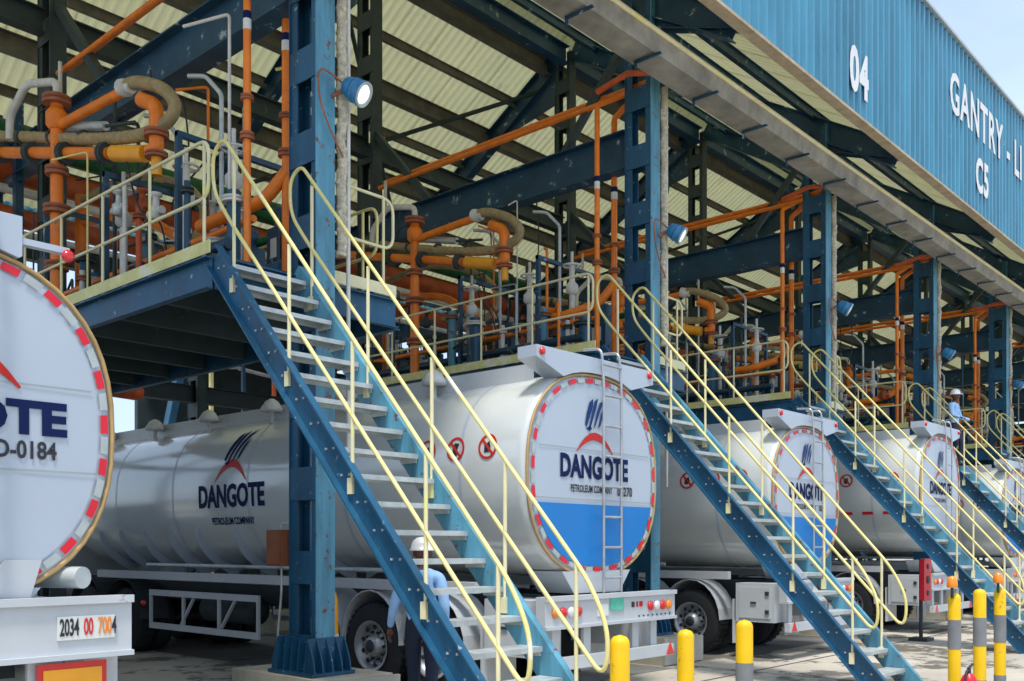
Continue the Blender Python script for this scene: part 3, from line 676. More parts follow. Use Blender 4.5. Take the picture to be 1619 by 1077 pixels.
def wheel_meshes():
    r = .52
    ty = MB(); ty.lathe((-.15, 0, 0), (1, 0, 0), [(0, .30), (.0, .42), (.02, .49), (.05, .515), (.15, r), (.25, .515), (.28, .49), (.30, .42), (.30, .30)], 28, (False, False))
    tr = MB()
    for k in range(36):
        a = k*math.pi/18; c_, s_ = math.cos(a), math.sin(a)
        tr.bar((-.12, c_*(r-.004), s_*(r-.004)), (.12, c_*(r-.004), s_*(r-.004)), .05, .02, (0, c_, s_))
    ri = MB(); ri.lathe((-.155, 0, 0), (1, 0, 0), [(-.012, .305), (-.012, .275), (.05, .262), (.09, .20), (.07, .14), (.02, .13), (.0, .11), (-.02, .10), (-.03, .05)], 24, (False, True)); ri.lathe((.14, 0, 0), (1, 0, 0), [(0, .30), (.01, .30)], 20)
    bo = MB()
    for k in range(10):
        a = k*math.pi/5; bo.cyl((-.115, .165*math.cos(a), .165*math.sin(a)), (-.075, .165*math.cos(a), .165*math.sin(a)), .018, 6)
    ho = MB()
    for k in range(10):
        a = (k+.5)*math.pi/5; c_, s_ = math.cos(a), math.sin(a); ho.lathe((-.098, .222*c_, .222*s_), (-1, 0, 0), [(0, .028), (.012, .026), (.013, .001)], 8)
    ho.lathe((-.16, 0, 0), (-1, 0, 0), [(0, .085), (.02, .08), (.03, .03)], 14)
    out = []
    for m_, nm, mt in ((ho, 'hand_holes', 'chassis'), (ty, 'tyre', 'rubber'), (tr, 'tread_blocks', 'rubber'), (ri, 'rim', 'rim'), (bo, 'wheel_nuts', 'dark_steel')):
        me = m_.mesh(nm); me.materials.append(M[mt]); out.append((nm, me))
    return out
WM = wheel_meshes()

def tanker(cx, yr, label, cz=2.49, a=1.20, b=1.13, blue=True, chars=None, big=False, side='full'):
    T = thing('tanker_truck', (cx, yr, 0), label, 'tanker truck', 'tanker trucks reversed into the bays')
    LN = 10.8; NS = 48
    def ring(y, s_):
        return [V(cx+x, yr+y, cz+z) for x, z in (se(a*s_, b*s_, 2*math.pi*k/NS) for k in range(NS))]
    secs = [(0.0, .955), (.03, .985), (.10, 1.0), (.9, 1.0), (2.9, 1.0), (3.0, 1.0), (5.6, 1.0), (7.2, 1.0), (9.6, 1.0), (LN-.35, .99), (LN-.1, .93), (LN, .80), (LN+.04, .4)]
    vs = []; fs = []
    for y, s_ in secs: vs += ring(y, s_)
    for i in range(len(secs)-1):
        for k in range(NS): fs.append((i*NS+k, i*NS+(k+1) % NS, (i+1)*NS+(k+1) % NS, (i+1)*NS+k))
    m = MB(); m.add(vs, fs, True); m.add(ring(LN+.04, .4), [tuple(range(NS))]); tk = m.build('tank', 'tank_white_lifted', T)
    # rear head, gently dished
    m = MB(); vs = []; fs = []
    prof = [(0.0, .955), (-.012, .93), (-.02, .88), (-.022, .5), (-.022, .02)]
    for y, s_ in prof: vs += ring(y, s_)
    for i in range(len(prof)-1):
        for k in range(NS): fs.append((i*NS+k, i*NS+(k+1) % NS, (i+1)*NS+(k+1) % NS, (i+1)*NS+k))
    m.add(vs, fs, False); m.add(ring(-.022, .02), [tuple(range(NS))]); hd = m.build('rear_head', 'tank_white_dimmed', T)
    yb = yr-.027
    if blue:
        zb = -.30; pts = [(x, z) for x, z in (se(a*.885, b*.885, 2*math.pi*k/96) for k in range(96)) if z < zb]
        pts.sort(key=lambda p: math.atan2(p[1]-zb, p[0]) if True else 0)
        m = MB(); m.prism([V(cx+x, yb, cz+z) for x, z in pts], (0, -.004, 0)); m.build('blue_panel', 'panel_blue', hd)
    m = MB(); m.box(cx-a*.84, cx+a*.84, yb-.003, yb, cz+.27, cz+.276); m.box(cx-a*.87, cx+a*.87, yb-.003, yb, cz-.275, cz-.268)
    m.build('seam', 'seam_grey', hd)
    # reflective tape round the head
    red = MB(); gry = MB(); NT_ = 23
    def tp(th, s_): x, z = se(a*s_, b*s_, th); return V(cx+x, yb-.006, cz+z)
    NQ = NT_*2
    arc = [2*math.pi*k/720 for k in range(721)]; P_ = [tp(t_, .915) for t_ in arc]; ln = [0]
    for i in range(720): ln.append(ln[-1]+(P_[i+1]-P_[i]).length)
    def at(d):
        d = d % ln[-1]; lo_, hi_ = 0, 720
        while hi_-lo_ > 1:
            mid = (lo_+hi_)//2
            if ln[mid] <= d: lo_ = mid
            else: hi_ = mid
        return arc[lo_]
    stp = ln[-1]/NQ
    for k in range(NQ):
        mb = MB(); th0, d0 = None, k*stp+.015
        for j in range(3):
            a0, a1 = at(d0+(stp-.03)*j/3), at(d0+(stp-.03)*(j+1)/3)
            if a1 < a0: a1 += 2*math.pi
            mb.add([tp(a0, .893), tp(a0, .937), tp(a1, .937), tp(a1, .893)], [(0, 1, 2, 3)])
        mb.build('reflective_strip', 'tape_red' if k % 2 == 0 else 'tape_grey', hd)
    m = MB(); m.tube([p+V(0, -.006, 0) for p in ring(-.005, .972)], .016, 6, closed=True); m.build('edge_trim', 'trim_tan', hd)
    # logo on rear
    k_ = 1.14 if big else 1.0; lx = cx+(-.02 if big else -.04)
    lz = cz+(.05 if big else .07)
    vs, fs = text2d('DANGOTE', .335 if not big else .285, .013, .76 if not big else 1.0*.33/.285, 1.0); m = MB(); m.add([V(lx+p, yb-.004, lz+q) for p, q in vs], fs); m.build('brand_lettering', 'logo_blue', hd)
    vs, fs = text2d('PETROLEUM COMPANY', .11, .003, .64); m = MB(); m.add([V(lx-.06+p, yb-.004, lz-.23*k_+q) for p, q in vs], fs)
    if not big: m.build('small_lettering', 'black_print', hd)
    if chars:
        vs, fs = text2d(chars[0], chars[1], .004, .8); m = MB(); m.add([V(cx+chars[2]+p, yb-.004, cz+chars[3]+q) for p, q in vs], fs); m.build('fleet_number', 'black_print', hd)
    ax_ = cx-.05 if big else lx; m = MB(); m.add([V(ax_+p, yb-.004, lz+(.38 if big else .29)+q) for p, q in (swoosh(.66, .22) if not big else swoosh(1.1, .36))], [tuple(range(30))]); m.build('red_arc', 'logo_red', hd)
    m = MB()
    for p_ in eagle(.37*k_): m.add([V(ax_+p, yb-.004, lz+.60*k_+q) for p, q in p_], [tuple(range(len(p_)))])
    m.build('bird_emblem', 'eagle_blue', hd)
    # side print wrapped on the shell (-X side)
    def wrap(vs, yc, zc, off=.006):
        out = []
        for p, q in vs:
            z = min(.999, max(-.999, (zc+q-cz)/b)); x = a*(1-abs(z)**TN)**(1/TN)
            out.append(V(cx-x-off, yr+yc-p, zc+q))
        return out
    if side == 'full':
        vs, fs = densify(*text2d('DANGOTE', .43, .016, .80), .05); m = MB(); m.add(wrap(vs, 5.45, 2.40), fs); m.build('brand_lettering', 'logo_blue', tk)
        vs, fs = densify(*text2d('PETROLEUM COMPANY', .135, .004, .74), .05); m = MB(); m.add(wrap(vs, 5.45, 2.06), fs); m.build('small_lettering', 'logo_blue', tk)
        m = MB(); sw = swoosh(.78, .30)
        q_ = [(sw[i], sw[i+1], sw[28-i], sw[29-i]) for i in range(14)]
        for q4 in q_:
            v_, f_ = densify(list(q4), [(0, 1, 2, 3)], .04); m.add(wrap(v_, 5.45, 2.78), f_)
        m.build('red_arc', 'logo_red', tk)
        m = MB()
        for p_ in eagle(.50):
            v_, f_ = densify(p_, [tuple(range(len(p_)))], .04); m.add(wrap(v_, 5.42, 3.10, .007), f_)
        m.build('bird_emblem', 'logo_blue', tk)
    for j, yy in enumerate((.52, 1.0, 1.45)):
        m = MB(); rg = [(.135*math.cos(t_*math.pi/12), .135*math.sin(t_*math.pi/12)) for t_ in range(24)]; ri_ = [(x*.80, y*.80) for x, y in rg]
        W = wrap(rg+ri_, yy, 2.76 if cz < 2.6 else 3.05); m.add(W, [(i, (i+1) % 24, 24+(i+1) % 24, 24+i) for i in range(24)])
        v_, f_ = densify([(-.088, .068), (-.068, .088), (.088, -.068), (.068, -.088)], [(0, 1, 2, 3)], .04)
        m.add(wrap(v_, yy, 2.76 if cz < 2.6 else 3.05, .008), f_); sg = m.build('prohibition_sign', 'logo_red', tk)
        m = MB(); sh = [(-.045, -.06), (.02, -.06), (.045, -.01), (.02, .06), (-.02, .03), (-.05, .05)] if j != 1 else [(-.03, -.07), (.03, -.07), (.03, .02), (.05, .06), (-.02, .07), (-.045, .0)]
        v_, f_ = densify(sh, [tuple(range(6))], .04); m.add(wrap(v_, yy, 2.76 if cz < 2.6 else 3.05, .005), f_); m.build('pictogram', 'black_print', sg)
    if side == 'tape':
        for k in range(24):
            v_ = [(-.11, -.03), (.11, -.03), (.11, .03), (-.11, .03)]; m = MB(); m.add(wrap(v_, .6+k*.42, cz-.42), [(0, 1, 2, 3)])
            m.build('reflective_strip', 'tape_red', tk)
    # weld bands
    for yy in (.9, 2.9, 5.0, 7.0, 8.8):
        m = MB(); r0 = ring(yy, 1.0015); r1 = ring(yy+.045, 1.0015); m.add(r0+r1, [(k, (k+1) % NS, NS+(k+1) % NS, NS+k) for k in range(NS)], True); m.build('weld_band', 'tank_white_dimmed', tk)
    # saddle ribs under the belly
    for yy in (3.6, 4.5, 5.4, 6.4, 7.2, 8.0, 8.8, 9.5):
        for sgn in (-1, 1):
            th = [math.pi*(1.13+.27*k/8) for k in range(9)]
            if sgn > 0: th = [3*math.pi-t_ for t_ in th]
            inn = [se(a, b, t_) for t_ in th]
            out = [(x*(1+.11*math.sin(math.pi*(.12+.88*k/8))), z*(1+.17*(k/8))) for k, (x, z) in enumerate(inn)]
            m = MB(); m.prism([V(cx+x, yr+yy, cz+z) for x, z in inn+out[::-1]], (0, .035, 0)); m.build('saddle_rib', 'tank_white_dimmed', tk)
    # rear top tray with red markers
    zt = cz+b+(.19 if big else .16); m = MB(); ar = []; TW = .50 if big else 1.06
    for k in range(9):
        x = -min(.62, TW-.02)+2*min(.62, TW-.02)*k/8; z = b*(1-(abs(x)/a)**TN)**(1/TN); ar.append((x, cz+z-.01))
    poly = [(-TW, zt-(.12 if not big else .25)), (-TW, zt), (TW, zt), (TW, zt-(.16 if not big else .25))]+ar[::-1]
    m.prism([V(cx+x, yr-.05, z) for x, z in poly], (0, .26, 0)); ty_ = m.build('rear_tray', 'tank_white_dimmed', T)
    if big:
        m = MB(); m.box(cx+TW+.005, cx+.80, yr-.04, yr+.02, zt-.17, zt-.13); m.build('light_arm', 'tank_white_dimmed', ty_)
        zt -= .10
    for sx in ((-.98, .98) if not big else (.78,)):
        m = MB(); m.lathe((cx+sx, yr-.052, zt-(.09 if big else .06)), (0, -1, 0), [(0, .04), (.02, .04), (.03, .02)], 12); m.build('marker_light', 'lens_red', ty_)
    # catwalk, lids
    zc_ = cz+b
    m = MB(); m.box(cx-.62, cx-.58, yr+.4, yr+LN-.6, zc_-.12, zc_+.08); m.box(cx+.58, cx+.62, yr+.4, yr+LN-.6, zc_-.12, zc_+.08); m.box(cx+.20, cx+.56, yr+.5, yr+LN-.8, zc_+.0, zc_+.03); m.build('catwalk', 'truck_white', T)
    for k in range(6):
        yy = yr+1.3+k*1.65; m = MB(); m.lathe((cx-.05, yy, zc_-.06), (0, 0, 1), [(0, .27), (.1, .27), (.1, .31), (.15, .31), (.19, .22), (.2, .05)], 18); mh = m.build('manhole_lid', 'rim', T)
        m = MB(); m.lathe((cx-.75, yy+.5, cz+b*.84), (0, 0, 1), [(0, .03), (.16, .03), (.16, .15), (.20, .155), (.30, .09), (.34, .03)], 14); m.build('vent_cap', 'white_pipe', T)
    # rear ladder
    lx0 = cx-.02; ld = MB()
    for x in (lx0, lx0+.33): ld.tube(rnd_path([(x, yr+.15, zt+.12), (x, yr-.10, zt+.10), (x, yr-.13, zt-.3), (x, yr-.13, 1.2)], .08), .016, 8)
    lo_ = ld.build('rear_ladder', 'rim', T)
    for k in range(8):
        m = MB(); z = 1.36+k*.335; m.cyl((lx0, yr-.13, z), (lx0+.33, yr-.13, z), .015, 8); m.build('rung', 'rim', lo_)
    # bumper beam
    bx0, bx1 = cx-1.13, cx+1.27; by0, by1 = yr-.22, yr-.10
    zb0, zb1 = (.86, 1.19) if not big else (.99, 1.38)
    if big: bx0, bx1 = cx-1.2, cx+1.13
    m = MB(); m.box(bx0, bx1, by0, by1, zb0, zb1); m.box(bx0-.004, bx1+.004, by0-.03, by0, zb1-.045, zb1+.004); m.box(bx0-.004, bx1+.004, by0-.03, by0, zb0-.004, zb0+.03)
    bp = m.build('bumper', 'truck_white', T)
    def disc(x, z, r, mt, nm):
        q = MB(); q.lathe((x, by0-.001, z), (0, -1, 0), [(0, r), (.02, r), (.028, r*.6), (.03, .002)], 14); q.build(nm, mt, bp)
    zc = (zb0+zb1)/2
    if not big:
        for i, mt in enumerate(('lens_amber', 'lens_red', 'lens_clear', 'lens_red')): disc(bx0+.16+i*.125, zc, .055, mt, 'tail_light')
        for i, mt in enumerate(('lens_red', 'lens_clear', 'lens_red', 'lens_amber')): disc(bx1-.52+i*.125, zc, .055, mt, 'tail_light')
        m = MB(); m.box(cx-.03, cx+.22, by0-.012, by0-.001, zc-.02, zc+.13); m.build('green_plate', 'plate_green', bp)
        m = MB(); m.box(cx-.26, cx-.07, by0-.010, by0-.001, zc-.07, zc+.06); m.build('number_plate', 'plate_white', bp)
        for i, (dx, w) in enumerate(((.38, .05), (.47, .03), (.53, .06))):
            m = MB(); m.box(cx+dx, cx+dx+w, by0-.008, by0-.001, zc+.0, zc+.06); m.build('marker_sticker', 'black_print' if i == 0 else 'lens_red', bp)
        for i in range(8):
            m = MB(); m.lathe((bx1-.12-i*.09, by0-.001, zb0+.06), (0, -1, 0), [(0, .01), (.012, .01)], 6); m.build('bolt', 'dark_steel', bp)
    else:
        for i in range(2): disc(cx-.5+i*.5, zc, .035, 'lens_red', 'marker_light')
        m = MB(); m.box(cx+.64, cx+1.01, by0-.012, by0-.001, zc-.075, zc+.075); pt = m.build('number_plate', 'plate_white', bp)
        x = cx+.648
        for ch, mt in zip('2034 00 7004', ['black_print']*4+['lens_red']*4+['lens_amber']*3+['black_print']):
            if ch != ' ':
                vs, fs = text2d(ch, .15, .004, .42); m = MB(); m.add([V(x+.02+p, by0-.016, zc+q) for p, q in vs], fs); m.build('plate_lettering', mt, pt)
            x += .0305
        m = MB(); m.box(cx+.53, cx+.97, by0+.02, by0+.04, .70, .965); rf = m.build('reflector_board', 'lens_red', T)
        m = MB(); m.box(cx+.565, cx+.935, by0+.012, by0+.019, .745, .925); m.build('amber_field', 'amber', rf)
        m = MB(); m.cyl((cx+.86, yr-.10, 1.50), (cx+.62, yr+.5, 1.50), .072, 14); m.build('air_cylinder', 'galv', T)
        m = MB(); m.box(cx-1.05, cx+1.0, yr-.02, yr+.3, 1.2, 1.34); m.prism([V(cx+.55, yr-.05, 1.38), V(cx+.62, yr-.05, 1.62), V(cx+.4, yr-.05, 1.62), V(cx+.2, yr-.05, 1.38)], (0, .02, 0)); m.build('cross_member', 'truck_white', T)
    # underrun bar with brackets
    m = MB(); m.box(bx0+.05, bx1-.05, by0-.02, by0+.06, .43, .56); ub = m.build('underrun_bar', 'truck_white', T)
    for x in (bx0+.25, cx-.35, cx+.55, bx1-.35): 
        m = MB(); m.box(x-.06, x+.06, by0+.065, by0+.10, .45, zb0); m.build('bracket', 'truck_white', ub)
    for x in (bx0+.20, bx1-.14):
        m = MB(); m.prism([V(x-.08, by0-.024, .44), V(x+.08, by0-.024, .44), V(x, by0-.024, .58)], (0, -.01, 0)); m.build('triangle_reflector', 'lens_red', ub)
    # corner posts and dented rear skirt
    m = MB(); m.prism([V(cx-.62, yr-.03, 1.44), V(cx-.42, yr-.03, 1.20), V(cx+.42, yr-.03, 1.20), V(cx+.62, yr-.03, 1.44)], (0, .5, 0)); m.build('rear_frame', 'truck_white', T)
    m = MB(); m.box(cx-.55, cx-.42, yr+.2, yr+LN+1.8, .85, 1.18); m.box(cx+.42, cx+.55, yr+.2, yr+LN+1.8, .85, 1.18)
    for k in range(8): m.box(cx-.42, cx+.42, yr+.4+k*1.4, yr+.52+k*1.4, .92, 1.12)
    m.build('chassis', 'chassis', T)
    m = MB()
    for sgn in (-1, 1): m.box(cx+sgn*1.10-.05, cx+sgn*1.10+.05, yr+.75, yr+9.6, 1.20, 1.32)
    m.build('side_rail', 'truck_white', T)
    # tool boxes behind the wheels
    for sgn in (-1, 1):
        x0 = cx+sgn*1.13; m = MB(); m.box(min(x0, x0-sgn*.5), max(x0, x0-sgn*.5), yr-.02, yr+.62, .56, 1.15); tb = m.build('tool_box', 'truck_white', T)
        m = MB(); xs = x0+sgn*.001; m.box(min(xs, xs+sgn*.012), max(xs, xs+sgn*.012), yr+.04, yr+.56, .62, 1.09); d_ = m.build('door', 'truck_white', tb)
        m = MB()
        for z in (.72, 1.0): m.box(min(xs+sgn*.012, xs+sgn*.03), max(xs+sgn*.012, xs+sgn*.03), yr+.06, yr+.12, z-.03, z+.03)
        m.box(min(xs+sgn*.012, xs+sgn*.03), max(xs+sgn*.012, xs+sgn*.03), yr+.27, yr+.36, .84, .87); m.build('hinge', 'dark_steel', d_)
        m = MB(); m.box(min(x0, x0-sgn*.55), max(x0, x0-sgn*.55), yr+.66, yr+.68, .22, .9); m.build('mud_flap', 'truck_white', T)
    # wheels and mudguards
    for yy in (1.42, 2.48, 3.56, 8.7, 10.0):
        for sgn in (-1, 1):
            for dd in ((0, .34) if True else (0,)):
                w = bpy.data.objects.new('wheel', None); w.empty_display_size = .1; COL.objects.link(w); w.parent = T
                w.location = (sgn*(.98-dd), yy, .52)
                if sgn > 0: w.rotation_euler = (0, 0, math.pi)
                for nm, me in WM:
                    if dd and nm != 'tyre': continue
                    q = bpy.data.objects.new(nm, me); COL.objects.link(q); q.parent = w
            m = MB(); N_ = 12; pts = [(yy+(.62 if yy > 5 else .535)*math.cos(math.pi*k/N_), .56+.62*math.sin(math.pi*k/N_)) for k in range(N_+1)]
            x0, x1 = cx+sgn*.68, cx+sgn*1.17; x0, x1 = min(x0, x1), max(x0, x1)
            for i in range(N_):
                (y0_, z0_), (y1_, z1_) = pts[i], pts[i+1]
                m.add([(x0, yr+y0_, z0_), (x1, yr+y0_, z0_), (x1, yr+y1_, z1_), (x0, yr+y1_, z1_), (x0, yr+y0_*.999+yy*.001, z0_+.012), (x1, yr+y0_*.999+yy*.001, z0_+.012), (x1, yr+y1_, z1_+.012), (x0, yr+y1_, z1_+.012)], [(0, 1, 2, 3), (4, 5, 6, 7), (0, 1, 5, 4), (2, 3, 7, 6), (1, 2, 6, 5), (0, 3, 7, 4)], False)
            m.build('mudguard', 'truck_white' if yy < 5 else 'chassis', T)
    for yy in (1.42, 2.48, 3.56, 8.7, 10.0): m = MB(); m.cyl((cx-.9, yr+yy, .52), (cx+.9, yr+yy, .52), .07, 10); m.build('axle', 'chassis', T)
    # side guards
    for sgn in (-1, 1):
        x = cx+sgn*1.12; m = MB(); y0_, y1_ = yr+4.85, yr+7.85
        m.box(x-.02, x+.02, y0_, y1_, .95, 1.04); m.box(x-.02, x+.02, y0_, y1_, .44, .53)
        gd = m.build('side_guard', 'truck_white', T)
        for k in range(4):
            yy = y0_+.025+(y1_-y0_-.05)*k/3; q = MB(); q.box(x-.018, x+.018, yy-.025, yy+.025, .532, .948); q.build('upright', 'truck_white', gd)
        for k in range(2):
            yy = y0_+.6+k*1.1; q = MB(); q.bar((x, yy+.35, .54), (x, yy, .94), .03, .04, (1, 0, 0)); q.build('diagonal', 'truck_white', gd)
        q = MB(); q.lathe((x+sgn*.02, y1_+.15, .82), (sgn, 0, 0), [(0, .05), (.04, .045), (.06, .01)], 12); q.build('side_marker', 'lens_red', gd)
    m = MB(); m.lathe((cx-.75, yr+5.4, .78), (0, 1, 0), [(0, .1), (.05, .2), (1.3, .2), (1.35, .1)], 16); m.build('air_tank', 'dark_steel', T)
    m = MB(); m.cyl((cx-.95, yr+4.6, 1.22), (cx-.95, yr+8.2, 1.22), .045, 8); m.cyl((cx-.98, yr+2.0, 1.42), (cx-.98, yr+8.2, 1.42), .03, 8); m.build('product_pipe', 'galv', T)
    # tractor cab
    m = MB(); y0_ = yr+LN+.5
    m.prism([V(cx-1.22, y0_, .7), V(cx-1.22, y0_+2.2, .5), V(cx-1.22, y0_+2.3, 1.5), V(cx-1.22, y0_+2.05, 2.9), V(cx-1.22, y0_+.3, 3.15), V(cx-1.22, y0_, 2.8)], (2.44, 0, 0)); cbo = m.build('cab', 'truck_white', T)
    m = MB(); m.box(cx-1.226, cx-1.221, y0_+.9, y0_+1.9, 1.75, 2.55); m.box(cx+1.221, cx+1.226, y0_+.9, y0_+1.9, 1.75, 2.55); m.box(cx-.9, cx+.9, y0_-.005, y0_-.001, 1.9, 2.6); m.build('cab_window', 'glass', cbo)
    for sgn in (-1, 1):
        w = bpy.data.objects.new('wheel', None); COL.objects.link(w); w.parent = T; w.location = (sgn*1.03, LN+1.9, .52); w.rotation_euler = (0, 0, 0 if sgn < 0 else math.pi)
        for nm, me in WM:
            q = bpy.data.objects.new(nm, me); COL.objects.link(q); q.parent = w
    return T
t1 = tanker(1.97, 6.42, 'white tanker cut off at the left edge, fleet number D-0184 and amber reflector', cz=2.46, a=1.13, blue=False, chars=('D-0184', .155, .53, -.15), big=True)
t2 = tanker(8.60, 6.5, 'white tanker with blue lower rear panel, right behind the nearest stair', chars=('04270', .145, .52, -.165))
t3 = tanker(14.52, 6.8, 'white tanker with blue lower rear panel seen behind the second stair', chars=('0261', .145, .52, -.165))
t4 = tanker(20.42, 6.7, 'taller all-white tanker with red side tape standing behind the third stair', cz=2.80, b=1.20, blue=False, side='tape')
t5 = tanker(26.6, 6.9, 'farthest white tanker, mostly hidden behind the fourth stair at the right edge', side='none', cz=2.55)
# red three-hole panel hanging at tanker 4's corner
m = MB()
X4, Y4 = 19.08, 6.45
rb = thing('signal_panel', (19.05, 6.3, 0), 'red upright panel with three round openings beside the taller tanker', 'signal panel')
pp_ = []
for cxx, czz in ((.13, .33), (-.13, .33), (-.13, -.33), (.13, -.33)):
    for k in range(5):
        a_ = math.atan2(czz, cxx); a0 = {(.13, .33): 0, (-.13, .33): 90, (-.13, -.33): 180, (.13, -.33): 270}[(cxx, czz)]
        t_ = R(a0+k*22.5); pp_.append((cxx+.05*math.cos(t_), czz+.05*math.sin(t_)))
PC = V(18.03, 6.13, 1.11)
rb.location = (PC.x, PC.y, 0)
m.prism([PC+V(x, 0, z) for x, z in pp_], (0, .08, 0)); q1 = m.build('panel', 'tape_red', rb)
for z in (-.24, 0, .24):
    q = MB(); q.lathe(PC+V(0, -.001, z), (0, -1, 0), [(0, .075 if z == 0 else .05), (.012, .07 if z == 0 else .045), (.012, .02)], 14); q.build('round_opening', 'chassis', q1)
q = MB(); q.cyl((PC.x, PC.y+.12, 0), (PC.x, PC.y+.12, 1.5), .035, 8); q.box(PC.x-.18, PC.x+.18, PC.y-.05, PC.y+.28, 0, .06); q.build('stand', 'chassis', rb)

# ------------------------------------------------------------------ bollards
def bollard(px, ytop, d, r, label, bands, marker=False, grp='yellow bollards by the stairs'):
    q = (px-809.5)/1532; X = (CT+ST*q)*d; Y = (ST-CT*q)*d; z1 = 1.7-(ytop-865)/1532*d
    o = thing('bollard', (X, Y, 0), label, 'bollard', grp)
    m = MB(); m.lathe((X, Y, 0), (0, 0, 1), [(0, r), (z1-r*.9, r), (z1-r*.5, r*.92), (z1-r*.18, r*.66), (z1, r*.08)], 20); pb = m.build('post', 'bollard_yellow', o)
    for z0_, z1_ in bands:
        m = MB(); m.lathe((X, Y, z0_), (0, 0, 1), [(0, r+.003), (z1_-z0_, r+.003)], 20); m.build('grey_band', 'bollard_grey', pb)
    m = MB(); m.box(X-r-.05, X+r+.05, Y-r-.05, Y+r+.05, .004, .02); m.build('foot_plate', 'bollard_grey', o)
    if marker:  # amber marker light of the truck behind, put on the bollard here
        m = MB(); m.cyl((X-.07, Y, z1-.05), (X-.07, Y, z1+.08), .015, 8); m.build('stem', 'dark_steel', o)
        m = MB(); m.lathe((X-.07, Y, z1+.06), (0, 0, 1), [(0, .05), (.02, .055), (.08, .05), (.11, .035), (.12, .01)], 14); m.build('amber_marker_light', 'lens_amber', o)
bollard(980, 1004, 7.2, .075, 'plain yellow domed bollard, leftmost of the row, in front of the blue-panelled tanker', [(.2, .45)])
bollard(1084, 995, 8.6, .075, 'yellow domed bollard with grey base, second from the left, beside the second stair', [(.15, .50)])
bollard(1177, 980, 9.4, .082, 'yellow domed bollard with grey base just left of the second stair foot', [(.25, .58)])
bollard(1509, 938, 10.0, .062, 'yellow and grey banded slim bollard with amber beacon, leftmost of the right-hand trio', [(.65, .95), (.0, .25)], True, 'slim banded bollards at the right')
bollard(1549, 931, 10.6, .066, 'yellow and grey banded slim bollard in the middle of the right-hand trio', [(.62, .93), (.0, .25)], False, 'slim banded bollards at the right')
bollard(1581, 930, 11.0, .062, 'yellow and grey banded slim bollard with amber beacon, rightmost of the trio', [(.62, .93), (.0, .25)], True, 'slim banded bollards at the right')
# extinguisher whose head shows at the bottom edge
def at_px(px, d): q = (px-809.5)/1532; return (CT+ST*q)*d, (ST-CT*q)*d
ex, ey = at_px(1532, 9.6)
o = thing('fire_extinguisher', (ex, ey, 0), 'red fire extinguisher standing among the slim bollards at the bottom right', 'extinguisher')
m = MB(); m.lathe((ex, ey, .0), (0, 0, 1), [(0, .07), (.02, .085), (.36, .085), (.42, .06), (.45, .03)], 16); m.build('cylinder', 'tape_red', o)
m = MB(); m.cyl((ex, ey, .44), (ex, ey, .5), .02, 8); m.bar((ex-.02, ey, .5), (ex+.12, ey, .53), .02, .015); m.tube(smooth_path([V(ex, ey, .48), V(ex-.09, ey, .46), V(ex-.12, ey, .3), V(ex-.1, ey, .12)]), .012, 6); m.build('valve_and_hose', 'chassis', o)

